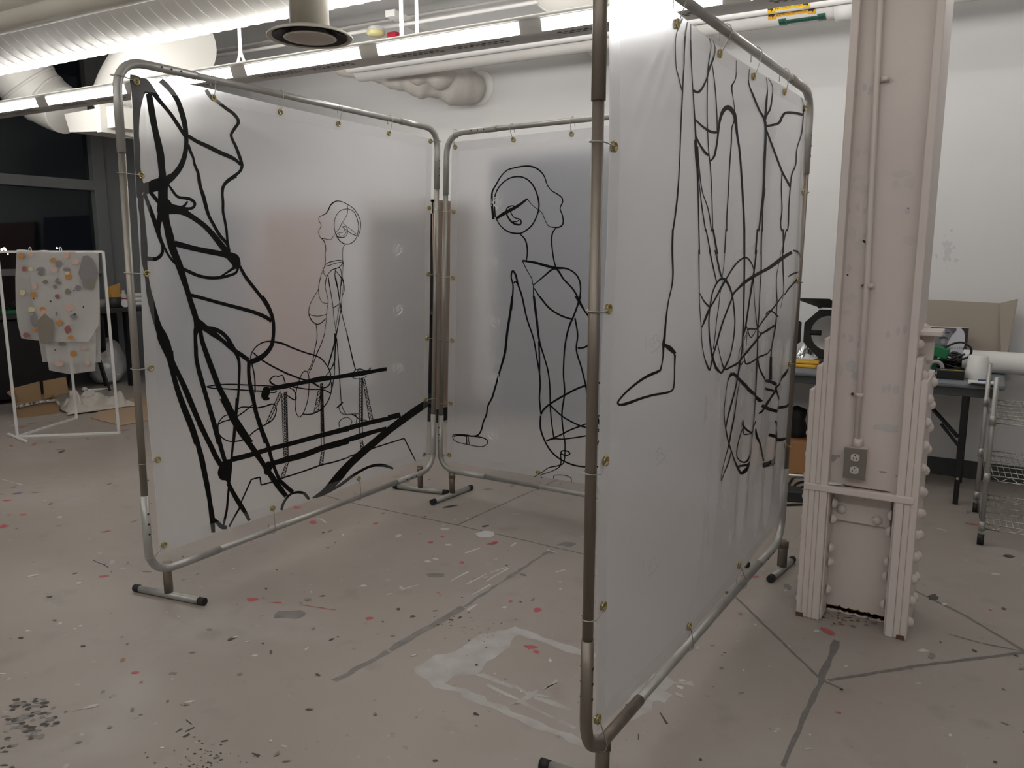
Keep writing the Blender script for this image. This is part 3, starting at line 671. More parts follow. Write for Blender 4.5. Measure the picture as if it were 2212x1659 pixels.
def truss(a0, b0, a1, b1, n, w=8):
    a0, b0, a1, b1 = map(V, (a0, b0, a1, b1)); out = [[(*a0, w), (*a1, w)], [(*b0, w), (*b1, w)]]
    for i in range(n):
        p, q = (a0.lerp(a1, i/n), b0.lerp(b1, (i+.5)/n)); r = a0.lerp(a1, (i+1)/n)
        out += [[(*p, w*.8), (*q, w*.8)], [(*q, w*.8), (*r, w*.8)]]
    return out

def grommets(p, sh, pts, r=.0115):
    for x, y in pts:
        c = spt(p, x, y, .006); g = MB(); g.torus(c, p.n, r, .0032, 18, 8); g.torus(c-p.n*.008, p.n, r, .0028, 18, 6)
        g.lathe([(r*.6, -.004), (r*.66, .001), (r, .0)], c, p.n, 16); g.build('grommet', M['brass'], sh)
def hook(p, gpx, ppx, label, group):
    """bent wire: through the grommet, round the tube"""
    g = spt(p, *gpx, .004); ps, pz = sz(p, *ppx)
    # the nearest frame line
    best = None
    cs = [p.BL, p.TL, p.TR, p.BR]
    for i in range(4):
        a, b = V(cs[i]), V(cs[(i+1) % 4]); t = max(.03, min(.97, (V((ps, pz))-a).dot(b-a)/(b-a).length_squared)); q = a.lerp(b, t); dd_ = (q-V((ps, pz))).length
        if best is None or dd_ < best[0]: best = (dd_, q, (b-a).normalized())
    q, tdir = best[1], best[2]; ctr = at(p, q.x, q.y)
    e = g-ctr; e -= p.n*e.dot(p.n); tv = p.d*tdir.x+V((0, 0, 1))*tdir.y; e -= tv*e.dot(tv); e.normalize()
    R_ = .0205; skew = (g-ctr).dot(tv)
    path = [g-p.n*.012+e*.006, g-p.n*.004-e*.002, g+p.n*.006-e*.006]
    st = ctr+tv*skew*.35
    for k in range(9):
        a = PI*(k/8)*1.05; path.append(st+tv*(.004*k/8)+p.n*R_*math.cos(a)*1-e*R_*math.sin(a))
    path.append(st+tv*.006-p.n*R_+e*.028)
    path.insert(3, st+p.n*R_+e*.012)
    o = MB().tube(cr3(path, 4), .0018, 6).build('wire_hook', M['wire']); tag(o, label, 'hook', group)

# ---------------------------------------------------------------- left screen
def F2(a, b): return (a, b)
fl_ = on_floor
make_frame(PL, 'tube_frame', 'galvanised tube frame of the left screen, standing before the windows', [
    (.15, fl_(293, 1270, .017), fl_(441, 1300, .017)), (1.87, fl_(852, 1050, .017), fl_(966, 1064, .017))])
shL = make_sheet(PL, 'hazy plastic sheet in the left frame with a giant figure drawn in thick black tape',
    [(279, 163), (330, 171), (430, 187), (520, 209), (605, 229), (733, 256), (841, 279), (934, 301)],
    [(934, 301), (931, 400), (928, 520), (926.5, 640), (926, 750), (925, 870), (923, 960), (922, 990)],
    [(344, 1197), (464, 1153), (538, 1127), (620, 1097), (703, 1067), (850, 1016), (922, 990)],
    [(279, 163), (283, 217), (287, 290), (291, 370), (295, 435), (304, 564), (308, 665), (314, 773), (319, 852), (325, 930), (336, 1060), (344, 1197)], .009, creases=[(1.0, 2.2, 1.75, 1.85, .03, .006), (.45, 2.2, 1.3, 1.95, .04, .006), (1.95, 1.05, 1.5, .75, .025, .006), (1.95, .75, 1.45, 1.05, .03, .005), (1.95, .75, 1.55, .4, .025, .005), (1.95, 1.4, 1.3, 1.6, .03, .005), (.1, 1.9, .8, 1.7, .03, .005), (1.95, .5, 1.4, .45, .02, .004)])
DL = [
('A', parse('''
#52,68 190,108 262,122 330,205 400,310 420,345 335,335 300,320 245,312 215,390 190,500 175,640 170,850 188,1000 190,1250 218,1410 235,1458 290,1440 292,1590 262,1590 225,1575 190,1640 148,1640 140,1500 126,1303 113,1070 101,830 92,640 78,400 62,240 /
292,310,80 340,600,85 380,800,80 415,950,88 445,1100,95 460,1250,90 475,1390,92 / 360,320,60 450,430,50 560,560,45 650,690,50 740,830,45 770,870,50 /
440,140,75 560,260,65 650,390,62 700,520,68 740,660,70 765,800,60 772,900,55 768,1000,58 745,1130,65 690,1260,75 600,1370,85 500,1440,110 /
#290,1440 430,1390 520,1360 590,1330 600,1400 545,1450 540,1640 530,1700 415,1700 415,1555 290,1590 /
790,850,45 900,920,48 1050,990,55 1200,1065,55 1330,1120,52 1410,1165,42 1470,1225,35 /
1020,262,50 1070,345,48 1150,400,42 1260,490,42 1360,560,45 1420,630,44 1430,690,42 1385,760,42 1345,830,38 1355,890,36 1400,980,38 1440,1080,42 1475,1180,42 1485,1245,40 1455,1310,38 1380,1370,42 1300,1430,45 1250,1500,40 1238,1580,34 1240,1660,32 /
800,960,25 820,1040,38 860,1130,30 880,1220,34 925,1330,38 935,1430,36 960,1530,46 1000,1660,48''')),
('B', parse('''
722,0,30 740,120,32 770,220,38 795,310,40 830,420,34 890,530,34 950,630,36 1015,700,35 1040,745,35 /
1115,0,35 1030,50,38 980,110,34 970,180,28 975,280,30 980,380,28 1000,470,28 1018,570,28 1030,690,26 1045,800,40 /
400,90,16 440,150,26 500,220,28 580,235,32 640,250,34 680,290,30 660,335,30 600,345,30 520,330,30 440,310,30 400,280,20 / 605,268,18 565,318,28 520,335,30 /
345,0,100 345,150,90 350,260,95 360,400,100 385,500,75 420,640,85 450,760,80 490,860,75 530,960,75 570,1080,65 610,1200,55 640,1300,55 680,1420,60 710,1520,60 722,1590,70 735,1640,50 /
#290,290 395,240 440,295 520,315 600,350 620,385 580,395 520,402 415,405 300,420 / 330,350,100 450,352,100 560,380,70 680,450,55 800,540,55 900,650,60 980,750,65 1040,820,60 /
115,200,56 115,300,60 130,420,55 145,600,62 155,760,72 160,900,60 175,1000,42 190,1100,42 220,1280,58 270,1480,60 320,1620,75 335,1659,78 /
150,180,36 190,290,40 230,400,45 275,520,50 310,630,45 345,740,30 340,820,35 290,870,40 230,875,42 170,865,45 /
215,175,40 290,265,40 330,300,50 / 335,420,50 310,510,36 310,620,34 350,720,28 400,820,24 450,890,24 490,930,20 / 320,400,60 300,480,40 280,540,30 /
470,710,60 560,735,60 700,770,55 850,800,58 1000,830,60 1110,870,80 / #1000,830 1040,800 1130,825 1165,880 1170,950 1150,975 1100,980 1075,930 1030,880 /
560,975,30 650,1020,36 740,1055,34 850,1075,34 960,1070,34 1050,1050,30 1120,1020,28 1145,965,22 / 960,1062,22 1030,1015,22 1100,970,34 /
1160,950,30 1220,1060,36 1310,1180,36 1400,1300,36 1470,1420,36 1505,1530,34 1508,1660,32 / 640,1255,38 760,1285,38 900,1325,36 1050,1365,38 1200,1405,40 1330,1445,40 1430,1490,42 1490,1530,40''')),
('C', parse('''
1375,0,40 1440,100,38 1485,220,38 1500,330,38 1495,450,38 1470,560,45 1400,650,55 1320,705,60 1240,735,55 1210,745,40 /
650,250,40 700,320,85 760,365,70 840,420,70 930,490,45 1010,560,50 1070,610,50 1140,655,48 1220,715,50 /
760,350,40 845,365,45 930,410,45 990,470,45 1030,540,50 1070,610,45 1110,700,35 1120,800,30 1115,950,26 1105,1100,26 1090,1250,28 1070,1400,28 1060,1550,30 1045,1660,30 /
668,270,50 650,380,60 640,450,40 645,580,45 650,700,45 680,850,50 720,1000,50 760,1150,50 800,1300,52 840,1450,52 890,1650,52 /
680,300,50 700,420,45 720,520,52 780,700,60 840,870,62 900,1030,62 970,1170,65 1050,1340,66 1130,1470,66 1240,1640,64 /
1225,740,42 1222,850,38 1235,980,45 1260,1100,50 1280,1200,44 1300,1300,46 1345,1440,50 1410,1640,50 /
135,0,58 180,170,60 230,330,65 270,450,115 310,550,115 340,640,90 362,720,70 400,900,58 450,1080,62 520,1280,70 590,1460,72 650,1650,68 /
350,620,90 385,720,46 440,850,52 520,1030,62 600,1230,62 670,1400,58 780,1640,56 /
760,1010,10 820,1000,14 920,988,14 1050,985,14 1250,995,14 1400,1000,14 1530,1010,12 / 760,1015,10 830,1030,14 950,1035,14 1100,1045,14 1250,1055,14 1380,1062,14 /
#1385,1020 1410,1010 1440,1015 1460,1040 1450,1100 1435,1120 1455,1140 1440,1160 1395,1165 1365,1140 1358,1100 1375,1040 / 1455,1075,14 1510,1075,14 1530,1055,12 /
1540,1005,22 1490,985,20 1455,950,18 1470,915,14 1510,890,12 1550,895,12 1590,882,12 1610,920,12 1625,970,12 /
1245,710,14 1250,650,12 1290,580,12 1350,530,14 1410,508,16 1500,505,16 1580,520,16 1660,550,16 / 1270,630,12 1360,710,14 1500,790,16 1660,875,16 /
1255,750,14 1280,860,14 1290,960,14 1290,1080,16 / 1260,1215,12 1220,1250,14 1150,1305,14 1090,1345,14 / 1290,1245,16 1220,1240,14 1140,1240,14 1080,1275,14 1040,1310,14 /
1000,1325,12 950,1340,12 910,1380,12 880,1440,14 890,1540,16 950,1600,14 1020,1625,14 1100,1620,16 1160,1605,14 / 1210,1580,12 1270,1520,14 1330,1480,16 / 880,1440,14 930,1405,14 1020,1380,14 /
1300,1250,16 1400,1230,16 1480,1205,16 1520,1230,12 1525,1290,12 1500,1360,14 1450,1410,14 1370,1455,14''')),
('D', parse('''
415,0,28 405,150,28 390,300,28 375,470,26 355,660,26 345,800,30 330,960,25 320,1080,24 305,1250,26 280,1370,26 265,1440,20 /
85,0,50 140,200,52 190,370,50 240,560,50 280,700,50 / 255,0,62 320,130,60 390,270,65 470,400,62 560,520,62 630,620,65 690,710,55 750,800,60 830,920,65 900,1020,62 960,1095,50 /
595,0,40 620,120,44 660,280,42 710,400,44 760,530,42 790,650,40 830,780,36 880,900,40 940,970,48 1030,1050,50 /
-24,495,56 -10,540,55 30,700,62 60,850,60 90,1000,58 115,1150,50 140,1320,60 150,1430,50 155,1505,42 / 0,290,50 110,500,56 180,650,58 240,750,60 /
#265,690 300,685 345,680 370,660 360,715 350,860 340,960 310,950 290,920 240,915 205,860 208,800 235,740 / 320,950,45 370,1050,50 440,1170,55 510,1280,45 555,1370,34 /
140,1340,40 200,1390,45 250,1440,50 310,1445,40 / #715,840 712,800 730,770 740,715 770,705 800,715 830,730 800,790 780,830 745,858 /
360,685,60 500,650,58 640,610,55 800,560,52 1000,510,52 1200,455,52 1400,400,52 1660,340,55 / 800,730,55 950,690,62 1150,640,58 1350,560,62 1500,525,55 1660,480,55 /
#915,665 985,640 985,700 920,715 / #1335,530 1390,515 1390,575 1340,595 /
330,1440,22 400,1310,20 450,1220,20 465,1160,16 500,1080,16 575,908,16 / 575,908,16 670,882,16 / 670,882,16 682,970,16 / 682,970,16 815,932,16 920,890,18 1080,840,16 1250,780,18 1350,745,18 1500,710,16 1660,660,14 /
905,1250,28 925,1180,28 960,1120,26 1010,1070,24 1080,1050,28 1150,1060,34 1190,1100,36 1215,1130,30''')+truss((955, 730), (985, 715), (900, 880), (940, 875), 4)),
('E', parse('''
860,1210,55 1160,1130,58 1400,1070,55 1660,1015,50 1800,980,50 / 430,1500,70 640,1435,55 860,1360,70 1100,1285,58 1300,1225,65 1450,1180,52 1630,1135,45 /
230,665,40 400,630,60 600,590,45 830,545,65 1000,525,45 1300,480,60 1450,455,45 1625,425,45 /
430,740,14 520,795,16 535,750,14 510,680,14 460,650,12 / 270,100,20 380,125,20 500,175,20 650,230,18 760,262,18 840,300,16 900,370,14 940,440,14 955,520,14 945,590,14 910,635,16 850,650,14 760,610,16 /
30,230,14 130,315,18 250,390,20 400,465,20 560,530,20 700,575,20 800,625,16 / 570,1000,10 535,940,10 525,800,10 545,660,10 580,540,10 620,465,10 655,450,10 685,490,10 690,600,10 680,760,10 650,880,10 610,970,10 570,1000,10 /
500,640,14 600,655,14 700,668,14 800,668,14 880,680,14 950,715,14 / 960,580,12 960,680,12 920,800,12 850,890,14 780,940,14 700,965,14 615,963,12 /
795,0,8 790,90,8 770,170,10 750,270,8 735,340,8 700,420,8 670,460,8 / 885,0,8 850,110,8 790,240,10 740,370,8 690,475,8 / 1015,0,30 1012,90,25 980,200,12 940,330,12 920,410,10 / 1020,100,10 1010,250,10 1000,350,10 940,450,10 880,525,10 /
1005,340,8 1000,480,8 985,560,10 975,620,12 955,700,10 / 1030,60,10 1045,250,10 1060,500,10 1065,640,10 1075,820,8 1095,900,8 1130,960,8 / 1150,0,10 1190,170,12 1225,330,12 1255,440,10 /
1095,820,14 1055,860,20 1015,890,10 / 1045,880,8 1065,940,8 1110,965,8 1200,962,8 1290,960,8 / 1200,965,10 1250,990,14 1300,1030,10 1370,1035,8 1410,1055,8 / 1240,960,8 1260,1010,8 1250,1080,8 /
1050,1120,8 1045,1060,8 1090,1015,8 1150,1003,8 1190,1030,8 1200,1060,8 1180,1100,8 / 1200,515,8 1230,535,8 1290,545,8 1350,530,8 1385,505,8 / 1225,470,10 1250,440,10 1300,425,12 1340,435,12 1370,450,10 1400,440,8 1430,410,8 1420,440,8 1390,465,10 /
1255,470,8 1280,445,8 1310,460,8''')
 + truss((345, 690), (365, 730), (170, 1090), (210, 1065), 8, 8)+truss((365, 720), (395, 700), (388, 1470), (405, 1470), 16, 8)+truss((395, 700), (425, 690), (405, 1470), (440, 1460), 26, 9)+truss((412, 700), (427, 690), (425, 1470), (440, 1460), 22, 6)
 + truss((800, 690), (832, 680), (745, 950), (800, 930), 5, 9)+truss((830, 600), (855, 590), (830, 1180), (864, 1180), 22, 11)+truss((840, 660), (850, 660), (840, 1180), (855, 1180), 24, 7)+parse('830,1180,10 832,1350,10 / 862,1180,10 865,1340,10')
 + truss((835, 1410), (865, 1405), (808, 1580), (850, 1570), 5, 9)+truss((1300, 530), (1322, 530), (1293, 1060), (1325, 1060), 8, 8)+truss((1322, 530), (1335, 530), (1318, 1060), (1334, 1060), 9, 7)+truss((1335, 540), (1358, 540), (1420, 1050), (1465, 1040), 11, 8)
 + truss((1300, 1280), (1330, 1275), (1320, 1410), (1355, 1400), 4, 9)+parse('1295,1060,9 1295,1200,9 / 1332,1060,9 1332,1200,9')),
('F', parse('''
925,175,12 860,140,14 780,118,14 720,125,20 660,160,24 620,210,20 590,280,20 545,340,16 480,375,12 430,400,10 415,450,8 435,500,9 458,545,8 440,600,9 412,650,8 415,720,9 450,780,10 520,795,10 590,810,10 630,805,8 660,770,8 700,715,7 740,660,8 790,600,9 815,540,9 840,500,9 890,420,9 925,350,10 935,260,10 925,175,10 /
925,175,12 1000,220,12 1070,290,12 1130,390,12 1162,480,11 1165,580,11 1145,680,11 1112,760,12 / 930,258,11 850,270,11 780,310,11 725,390,10 698,480,10 692,570,10 705,660,11 735,750,14 780,820,16 840,870,16 910,890,16 980,880,14 1040,840,12 1090,770,11 1115,680,11 1128,590,11 1118,500,11 1090,400,11 1050,320,11 990,275,11 930,258,11 /
840,510,6 920,575,8 1010,640,8 1100,725,8 / 880,610,9 930,650,9 1000,705,12 1090,740,12 / 835,580,12 890,575,12 925,605,9 925,650,8 890,700,9 850,740,8 800,750,8 778,715,8 / 880,620,9 865,665,8 830,685,8 780,690,9 740,710,9 735,740,10 770,765,16 830,772,16 890,755,10 930,700,9 932,640,9 / 840,585,10 880,610,9 /
450,780,12 500,830,14 525,900,12 535,980,11 522,1060,10 525,1160,11 515,1260,12 500,1310,12 / 885,900,10 850,950,10 838,1040,9 838,1180,10 845,1220,14 840,1340,8 830,1450,8 838,1540,12 / 515,1265,10 570,1225,14 650,1200,14 750,1182,14 840,1188,12 /
515,1285,10 600,1270,12 700,1235,11 840,1215,10 790,1290,14 740,1320,16 660,1345,16 600,1390,11 540,1460,10 495,1420,10 490,1370,10 475,1360,10 500,1310,10 / 475,1360,8 430,1480,8 400,1620,8 395,1659,8 / 540,1460,9 525,1560,9 515,1650,9 / 565,1440,14 580,1560,12 592,1660,10 /
710,1340,12 692,1440,14 710,1560,20 735,1660,18 / 770,1300,14 805,1370,12 815,1500,10 805,1640,10 / 700,1360,14 760,1430,12 830,1530,20 855,1640,10''')),
('G', parse('''
430,0,10 405,110,10 388,210,10 330,310,10 260,430,10 220,540,11 215,640,12 225,690,16 270,770,18 340,825,18 390,830,16 450,800,16 520,730,16 / 388,210,9 400,310,9 430,400,9 480,450,9 565,458,9 /
535,0,10 515,100,9 520,200,9 550,320,9 565,440,9 545,560,9 535,680,9 525,800,9 505,940,9 490,1030,9 450,1140,10 390,1290,10 340,1400,10 290,1530,10 240,1650,10 / 220,655,12 300,680,12 380,688,12 460,675,12 535,655,10 /
345,830,12 355,930,11 362,1050,11 345,1160,10 320,1270,12 300,1390,10 270,1520,10 200,1650,11 / 575,0,14 600,180,14 640,420,12 660,600,10 670,740,10 695,890,9 700,960,10 / 705,0,22 740,180,20 770,380,18 790,500,16 800,580,16 820,680,14 870,880,12 915,1050,12 950,1230,14 990,1440,12 1045,1650,12 /
810,0,12 795,160,12 785,330,10 775,450,10 760,550,9 735,700,9 710,830,9 695,960,10 / 830,40,20 855,120,9 868,200,9 850,260,9 825,320,9 812,400,9 800,550,14 770,700,14 745,850,14 720,960,22 695,1060,35 690,1150,32 / 845,30,8 845,130,8 825,300,8 /
655,535,12 710,510,14 770,460,12 / 690,1150,16 650,1290,12 610,1430,12 560,1580,12 / 685,1180,10 680,1320,10 670,1500,10 670,1650,10 / 710,1100,11 730,1270,12 745,1450,12 755,1650,11 / 670,1490,10 600,1650,10''')),
('Z', parse('1300,1343,10 1390,1296,45 1480,1200,60 1560,1110,52 1700,990,50 1850,870,48 2000,760,52 2100,694,45 / 1410,1308,8 1500,1250,20 1600,1180,20 1700,1130,18 1790,1122,22 1865,1145,14')),
('P', parse('750,986,3 811,966,3 / 811,966,3 874,947,2.6 / 874,947,2.6 899,996,2.6 / 838,902,10.5 864,896,10.5'))]
strokes(PL, shL, DL, 'line_drawing', M['tape'])
def logo(cx, cy, k, fl=1, dash=True):
    """small printed mark: chevron roof, broken leaf outline, text columns either side"""
    S_ = [[(cx-4*k*fl, cy+14*k, 1.8), (cx+8*k*fl, cy+1*k, 2.4), (cx+3*k*fl, cy-5*k, 2.4)]]
    for a, b, c, d_ in ((-2, -10, 3, -12), (3, -12, 6, -8), (-6, -4, -2, -7), (-6, -4, -6, 3), (-2, -7, 1, -2), (-4, 3, 0, 5), (1, -2, -1, 2), (5, 7, 2, 11), (-1, -9, -2, -5), (3, -7, 4, -3), (-4, -1, 0, -1), (-3, 1, -3, 4)):
        S_.append([(cx+a*k*fl, cy+b*k, 1.3), (cx+c*k*fl, cy+d_*k, 1.3)])
    for q in range(6):
        S_.append([(cx-11*k*fl, cy+(-8.5+q*3)*k, 2), (cx-11*k*fl, cy+(-6.4+q*3)*k, 2)]); S_.append([(cx+11*k*fl, cy+(-8.5+q*3.1)*k, 1.2), (cx+11*k*fl, cy+(-6.8+q*3.1)*k, 1.2)])
    return S_
def tick(cx, cy): return [[(cx, cy-6+q*2.6, 1.6), (cx, cy-4.4+q*2.6, 1.6)] for q in range(5)]
PR_F = mat('faint white print', (.97, .97, .97), .6); PR_R = mat('fainter white print', (.80, .80, .80), .6)
st = []
for x, y in ((861, 410), (861, 540), (861, 669), (860, 795), (857, 912)): st += logo(x, y, .92)
for x, y in ((861, 453), (860, 584), (862, 712), (859, 836)): st += tick(x, y)
strokes(PL, shL, [('P', st)], 'printed_mark', PR_F, .0012)
gl = [((458, 212), (461, 168)), ((605, 242), (607, 202)), ((733, 267), (734, 230)), ((841, 288), (843, 258))]
GL = 'wire hooks of the left screen'
grommets(PL, shL, [g for g, _ in gl]+[(291, 177), (929, 305)])
for i, (g, q) in enumerate(gl): hook(PL, g, q, 'wire hook on the left screen top rail, %s from the window side' % ORD[i], GL)
hook(PL, (291, 177), (252, 141), 'wire hook at the upper corner of the left screen with black tape', GL); hook(PL, (929, 305), (940, 300), 'wire hook at the far upper corner of the left screen', GL)
gl = [((303, 379), (258, 374)), ((317, 591), (281, 590)), ((327, 795), (297, 796)), ((341, 993), (311, 1001))]
grommets(PL, shL, [g for g, _ in gl]+[(353, 1177), (586, 1097), (773, 1033)])
for i, (g, q) in enumerate(gl): hook(PL, g, q, 'wire hook on the near post of the left screen, %s from the top' % ORD[i], GL)
hook(PL, (353, 1177), (338, 1208), 'wire hook at the lower near corner of the left screen', GL); hook(PL, (586, 1097), (588, 1130), 'wire hook on the bottom rail of the left screen under the tape wheel', GL); hook(PL, (773, 1033), (774, 1062), 'wire hook on the bottom rail of the left screen under the thin tape arc', GL)
gl = [((926, 449), (941, 449)), ((923, 592), (938, 592)), ((921, 731), (936, 730)), ((919, 863), (934, 861)), ((917, 982), (930, 980))]
grommets(PL, shL, [g for g, _ in gl])
for i, (g, q) in enumerate(gl): hook(PL, g, q, 'wire hook on the far post of the left screen, %s of five from the top' % ORD[i], GL)

# ---------------------------------------------------------------- middle screen
make_frame(PB, 'tube_frame', 'galvanised tube frame of the middle screen at the back of the booth', [
    (.12, fl_(933, 1085, .017), fl_(1018, 1053, .017)), (1.84, V((-1.2, 4.06, 0)), V((-.955, 3.74, 0)))])
shB = make_sheet(PB, 'hazy plastic sheet in the middle frame with a striding helmeted figure in thin black line',
    [(977, 307), (1085, 296), (1271, 276), (1450, 257), (1622, 238)], [(1622, 238), (1580, 1098)], [(963, 997), (1150, 1027), (1290, 1050), (1580, 1098)],
    [(977, 307), (975, 457), (974, 600), (971, 735), (967, 871), (963, 997)], .009, creases=[(.1, 1.0, .75, .25, .03, .006), (.12, .95, .6, .55, .02, .004), (.1, 2.0, .7, 1.7, .03, .004), (.1, .55, .8, .2, .03, .005), (.1, 1.4, .5, 1.1, .03, .004)])
DB = [('M', parse('''
630,920,22 620,800,18 620,700,14 650,640,12 690,570,10 740,520,10 800,500,12 870,487,12 940,490,14 1000,520,12 1040,570,10 1065,640,8 1100,685,8 1150,715,10 1185,745,10 1190,780,10 1170,830,9 1190,890,10 1195,950,12 1170,980,12 1130,985,10 1080,975,6 1050,930,5 1025,870,5 990,840,5 940,800,5 905,755,6 /
645,900,12 640,800,9 645,720,10 680,650,10 740,595,10 810,572,12 880,582,11 940,630,12 980,710,12 998,800,12 985,880,11 940,970,11 870,1025,12 820,1035,13 750,1020,12 690,975,9 655,920,9 / 650,915,20 720,870,28 820,815,24 905,752,14 /
730,860,8 745,825,10 780,810,10 820,820,10 / 735,870,12 760,920,14 800,955,16 845,962,14 855,935,10 840,918,10 800,905,8 780,880,8 765,850,8 / 790,940,10 825,935,8 840,918,7 / 840,1035,8 885,1080,12 903,1140,12 905,1200,10 898,1255,9 /
1140,985,9 1110,1030,12 1102,1090,12 1108,1170,11 1120,1250,11 1135,1310,12 / 865,1255,14 960,1270,20 1050,1295,22 1130,1315,22 1220,1320,14 1290,1360,13 1325,1420,13 1333,1500,12 1320,1580,12 1295,1659,12 /
865,1255,8 900,1330,6 940,1400,6 955,1450,7 1030,1390,12 1130,1320,16 1200,1410,14 1280,1500,14 1360,1655,14 1420,1740,14 / 955,1450,10 955,1560,11 965,1659,12 / 960,1480,8 1010,1560,12 1060,1620,12 1100,1659,12 /
775,1659,16 785,1560,14 790,1460,12 775,1390,12 785,1340,14 810,1370,16 830,1450,14 860,1540,14 885,1659,14 / 795,1440,12 810,1425,10 830,1450,14''')),
('N', parse('''
750,0,18 735,120,18 710,280,18 690,440,18 650,580,14 610,720,14 590,790,14 555,860,12 545,920,12 520,980,12 505,1040,12 480,1080,12 430,1090,12 380,1082,12 300,1080,9 278,1090,8 300,1130,6 390,1155,6 500,1172,6 550,1150,7 550,1120,8 510,1100,9 430,1090,10 / 385,1085,8 390,1155,8 / 400,1090,6 408,1155,6 / 285,1095,6 330,1085,6 400,1095,6 /
825,0,12 860,170,12 910,330,11 935,480,11 955,600,12 960,700,12 955,800,12 968,920,13 / 915,0,18 935,180,18 955,350,14 990,470,11 1020,580,11 1035,700,11 1040,860,11 1050,980,10 1070,1110,11 / 950,350,12 955,480,12 955,600,12 /
960,0,12 1030,90,14 1120,150,14 1215,182,14 / 1275,0,14 1230,130,14 1180,250,14 1150,400,12 1140,600,12 1150,750,12 1130,920,12 1145,1080,10 1155,1150,10 1148,1290,9 1100,1320,9 1030,1335,8 980,1370,7 920,1405,6 /
1235,0,14 1290,90,14 1345,170,12 1400,260,12 / 1230,170,12 1250,300,12 1240,420,12 1280,560,12 1310,680,12 1335,800,10 1390,900,10 1422,1000,16 / 1250,405,14 1300,400,14 1345,370,14 1420,300,14 /
968,920,13 1000,870,15 1100,800,15 1250,720,15 1345,690,15 1430,675,15 1560,660,15 / 965,930,13 965,1030,14 1000,1130,12 1050,1210,12 1120,1270,12 1220,1315,12 1320,1330,12 1410,1328,12 1520,1290,12 /
1040,850,12 1140,940,11 1260,1005,12 1330,1025,10 1420,1040,10 / 1010,1125,10 1100,1090,12 1200,1040,12 1330,990,10 1420,930,10 / 1010,1128,8 1070,1110,11 1150,1112,10 1330,1085,11 1420,1050,10 / 1120,1220,10 1140,1203,10 1180,1210,10 1192,1230,10 1160,1240,10 1120,1225,10 /
1120,1225,9 1125,1290,9 1110,1330,8 1050,1365,7 975,1390,7 980,1415,6 / 1070,1425,6 1075,1395,6 1150,1395,6 1200,1415,6 1205,1450,6 / 1385,1200,10 1425,1110,10''')),
]
strokes(PB, shB, DB, 'line_drawing', M['tape'])
st = []
for x, y in ((1075, 303), (1074, 437), (1072, 567), (1069, 694), (1067, 816), (1063, 938)): st += logo(x, y, .92, -1)
for x, y in ((1073, 521), (1073, 650), (1070, 775), (1065, 897)): st += tick(x, y)
strokes(PB, shB, [('P', st)], 'printed_mark', PR_F, .004)
GB = 'wire hooks of the middle screen'
gl = [((984, 318), (978, 296)), ((1109, 302), (1103, 272)), ((1235, 290), (1237, 256)), ((1365, 276), (1367, 240)), ((1500, 262), (1502, 226))]
grommets(PB, shB, [g for g, _ in gl])
for i, (g, q) in enumerate(gl[:3]): hook(PB, g, q, 'wire hook on the middle screen, %s along its top rail from the booth corner' % ORD[i], GB)
gl = [((982, 457), (962, 458)), ((981, 600), (960, 600)), ((979, 735), (956, 734)), ((974, 871), (954, 871)), ((970, 983), (955, 990))]
grommets(PB, shB, [g for g, _ in gl]+[(1163, 1020)])
for i, (g, q) in enumerate(gl): hook(PB, g, q, 'wire hook on the left post of the middle screen, %s of five from the top' % ORD[i], GB)
hook(PB, (1163, 1020), (1165, 1050), 'wire hook on the bottom rail of the middle screen', GB)

# ---------------------------------------------------------------- near right screen
make_frame(PR, 'tube_frame', 'galvanised tube frame of the near right screen beside the column', [
    (.13, fl_(1170, 1650, .017), fl_(1440, 1735, .017)), (1.93, V((-.81, 3.62, 0)), V((-.775, 3.93, 0)))])
shR = make_sheet(PR, 'milky plastic sheet in the near right frame with loose looping lines and a boot',
    [(1318, -92), (1400, -24), (1471, 32), (1532, 79.6), (1568.5, 106.7), (1628, 145), (1677, 178), (1727.6, 211), (1739, 219)],
    [(1739, 219), (1733, 300), (1722, 555), (1711, 830), (1706, 900), (1700, 960), (1699, 1050), (1692, 1115)],
    [(1288, 1580), (1380, 1484), (1484, 1376), (1600, 1244), (1692, 1115)],
    [(1318, -92), (1318, 150), (1317, 300), (1310, 560), (1297, 830), (1290, 1060), (1285, 1200), (1285, 1400), (1288, 1580)], .010, .05, creases=[(.5, 2.2, .06, 1.55, .012, .006), (.45, 2.2, .05, 1.7, .012, .005), (.6, 2.15, .2, 1.75, .02, .005), (.05, .95, .5, .8, .02, .005), (.05, .95, .35, .5, .03, .006), (.06, .9, .3, 1.2, .02, .005), (1.95, 1.0, 1.4, .5, .03, .006), (1.98, .95, 1.6, 1.4, .03, .005)],
    folds=lambda s, z: .005*(math.sin(s*31+z*2.5)+.6*math.sin(s*47-z*3))*smooth(s, .7, 1.7)*smooth(z, 1.35, .8)*smooth(z, .25, .5))
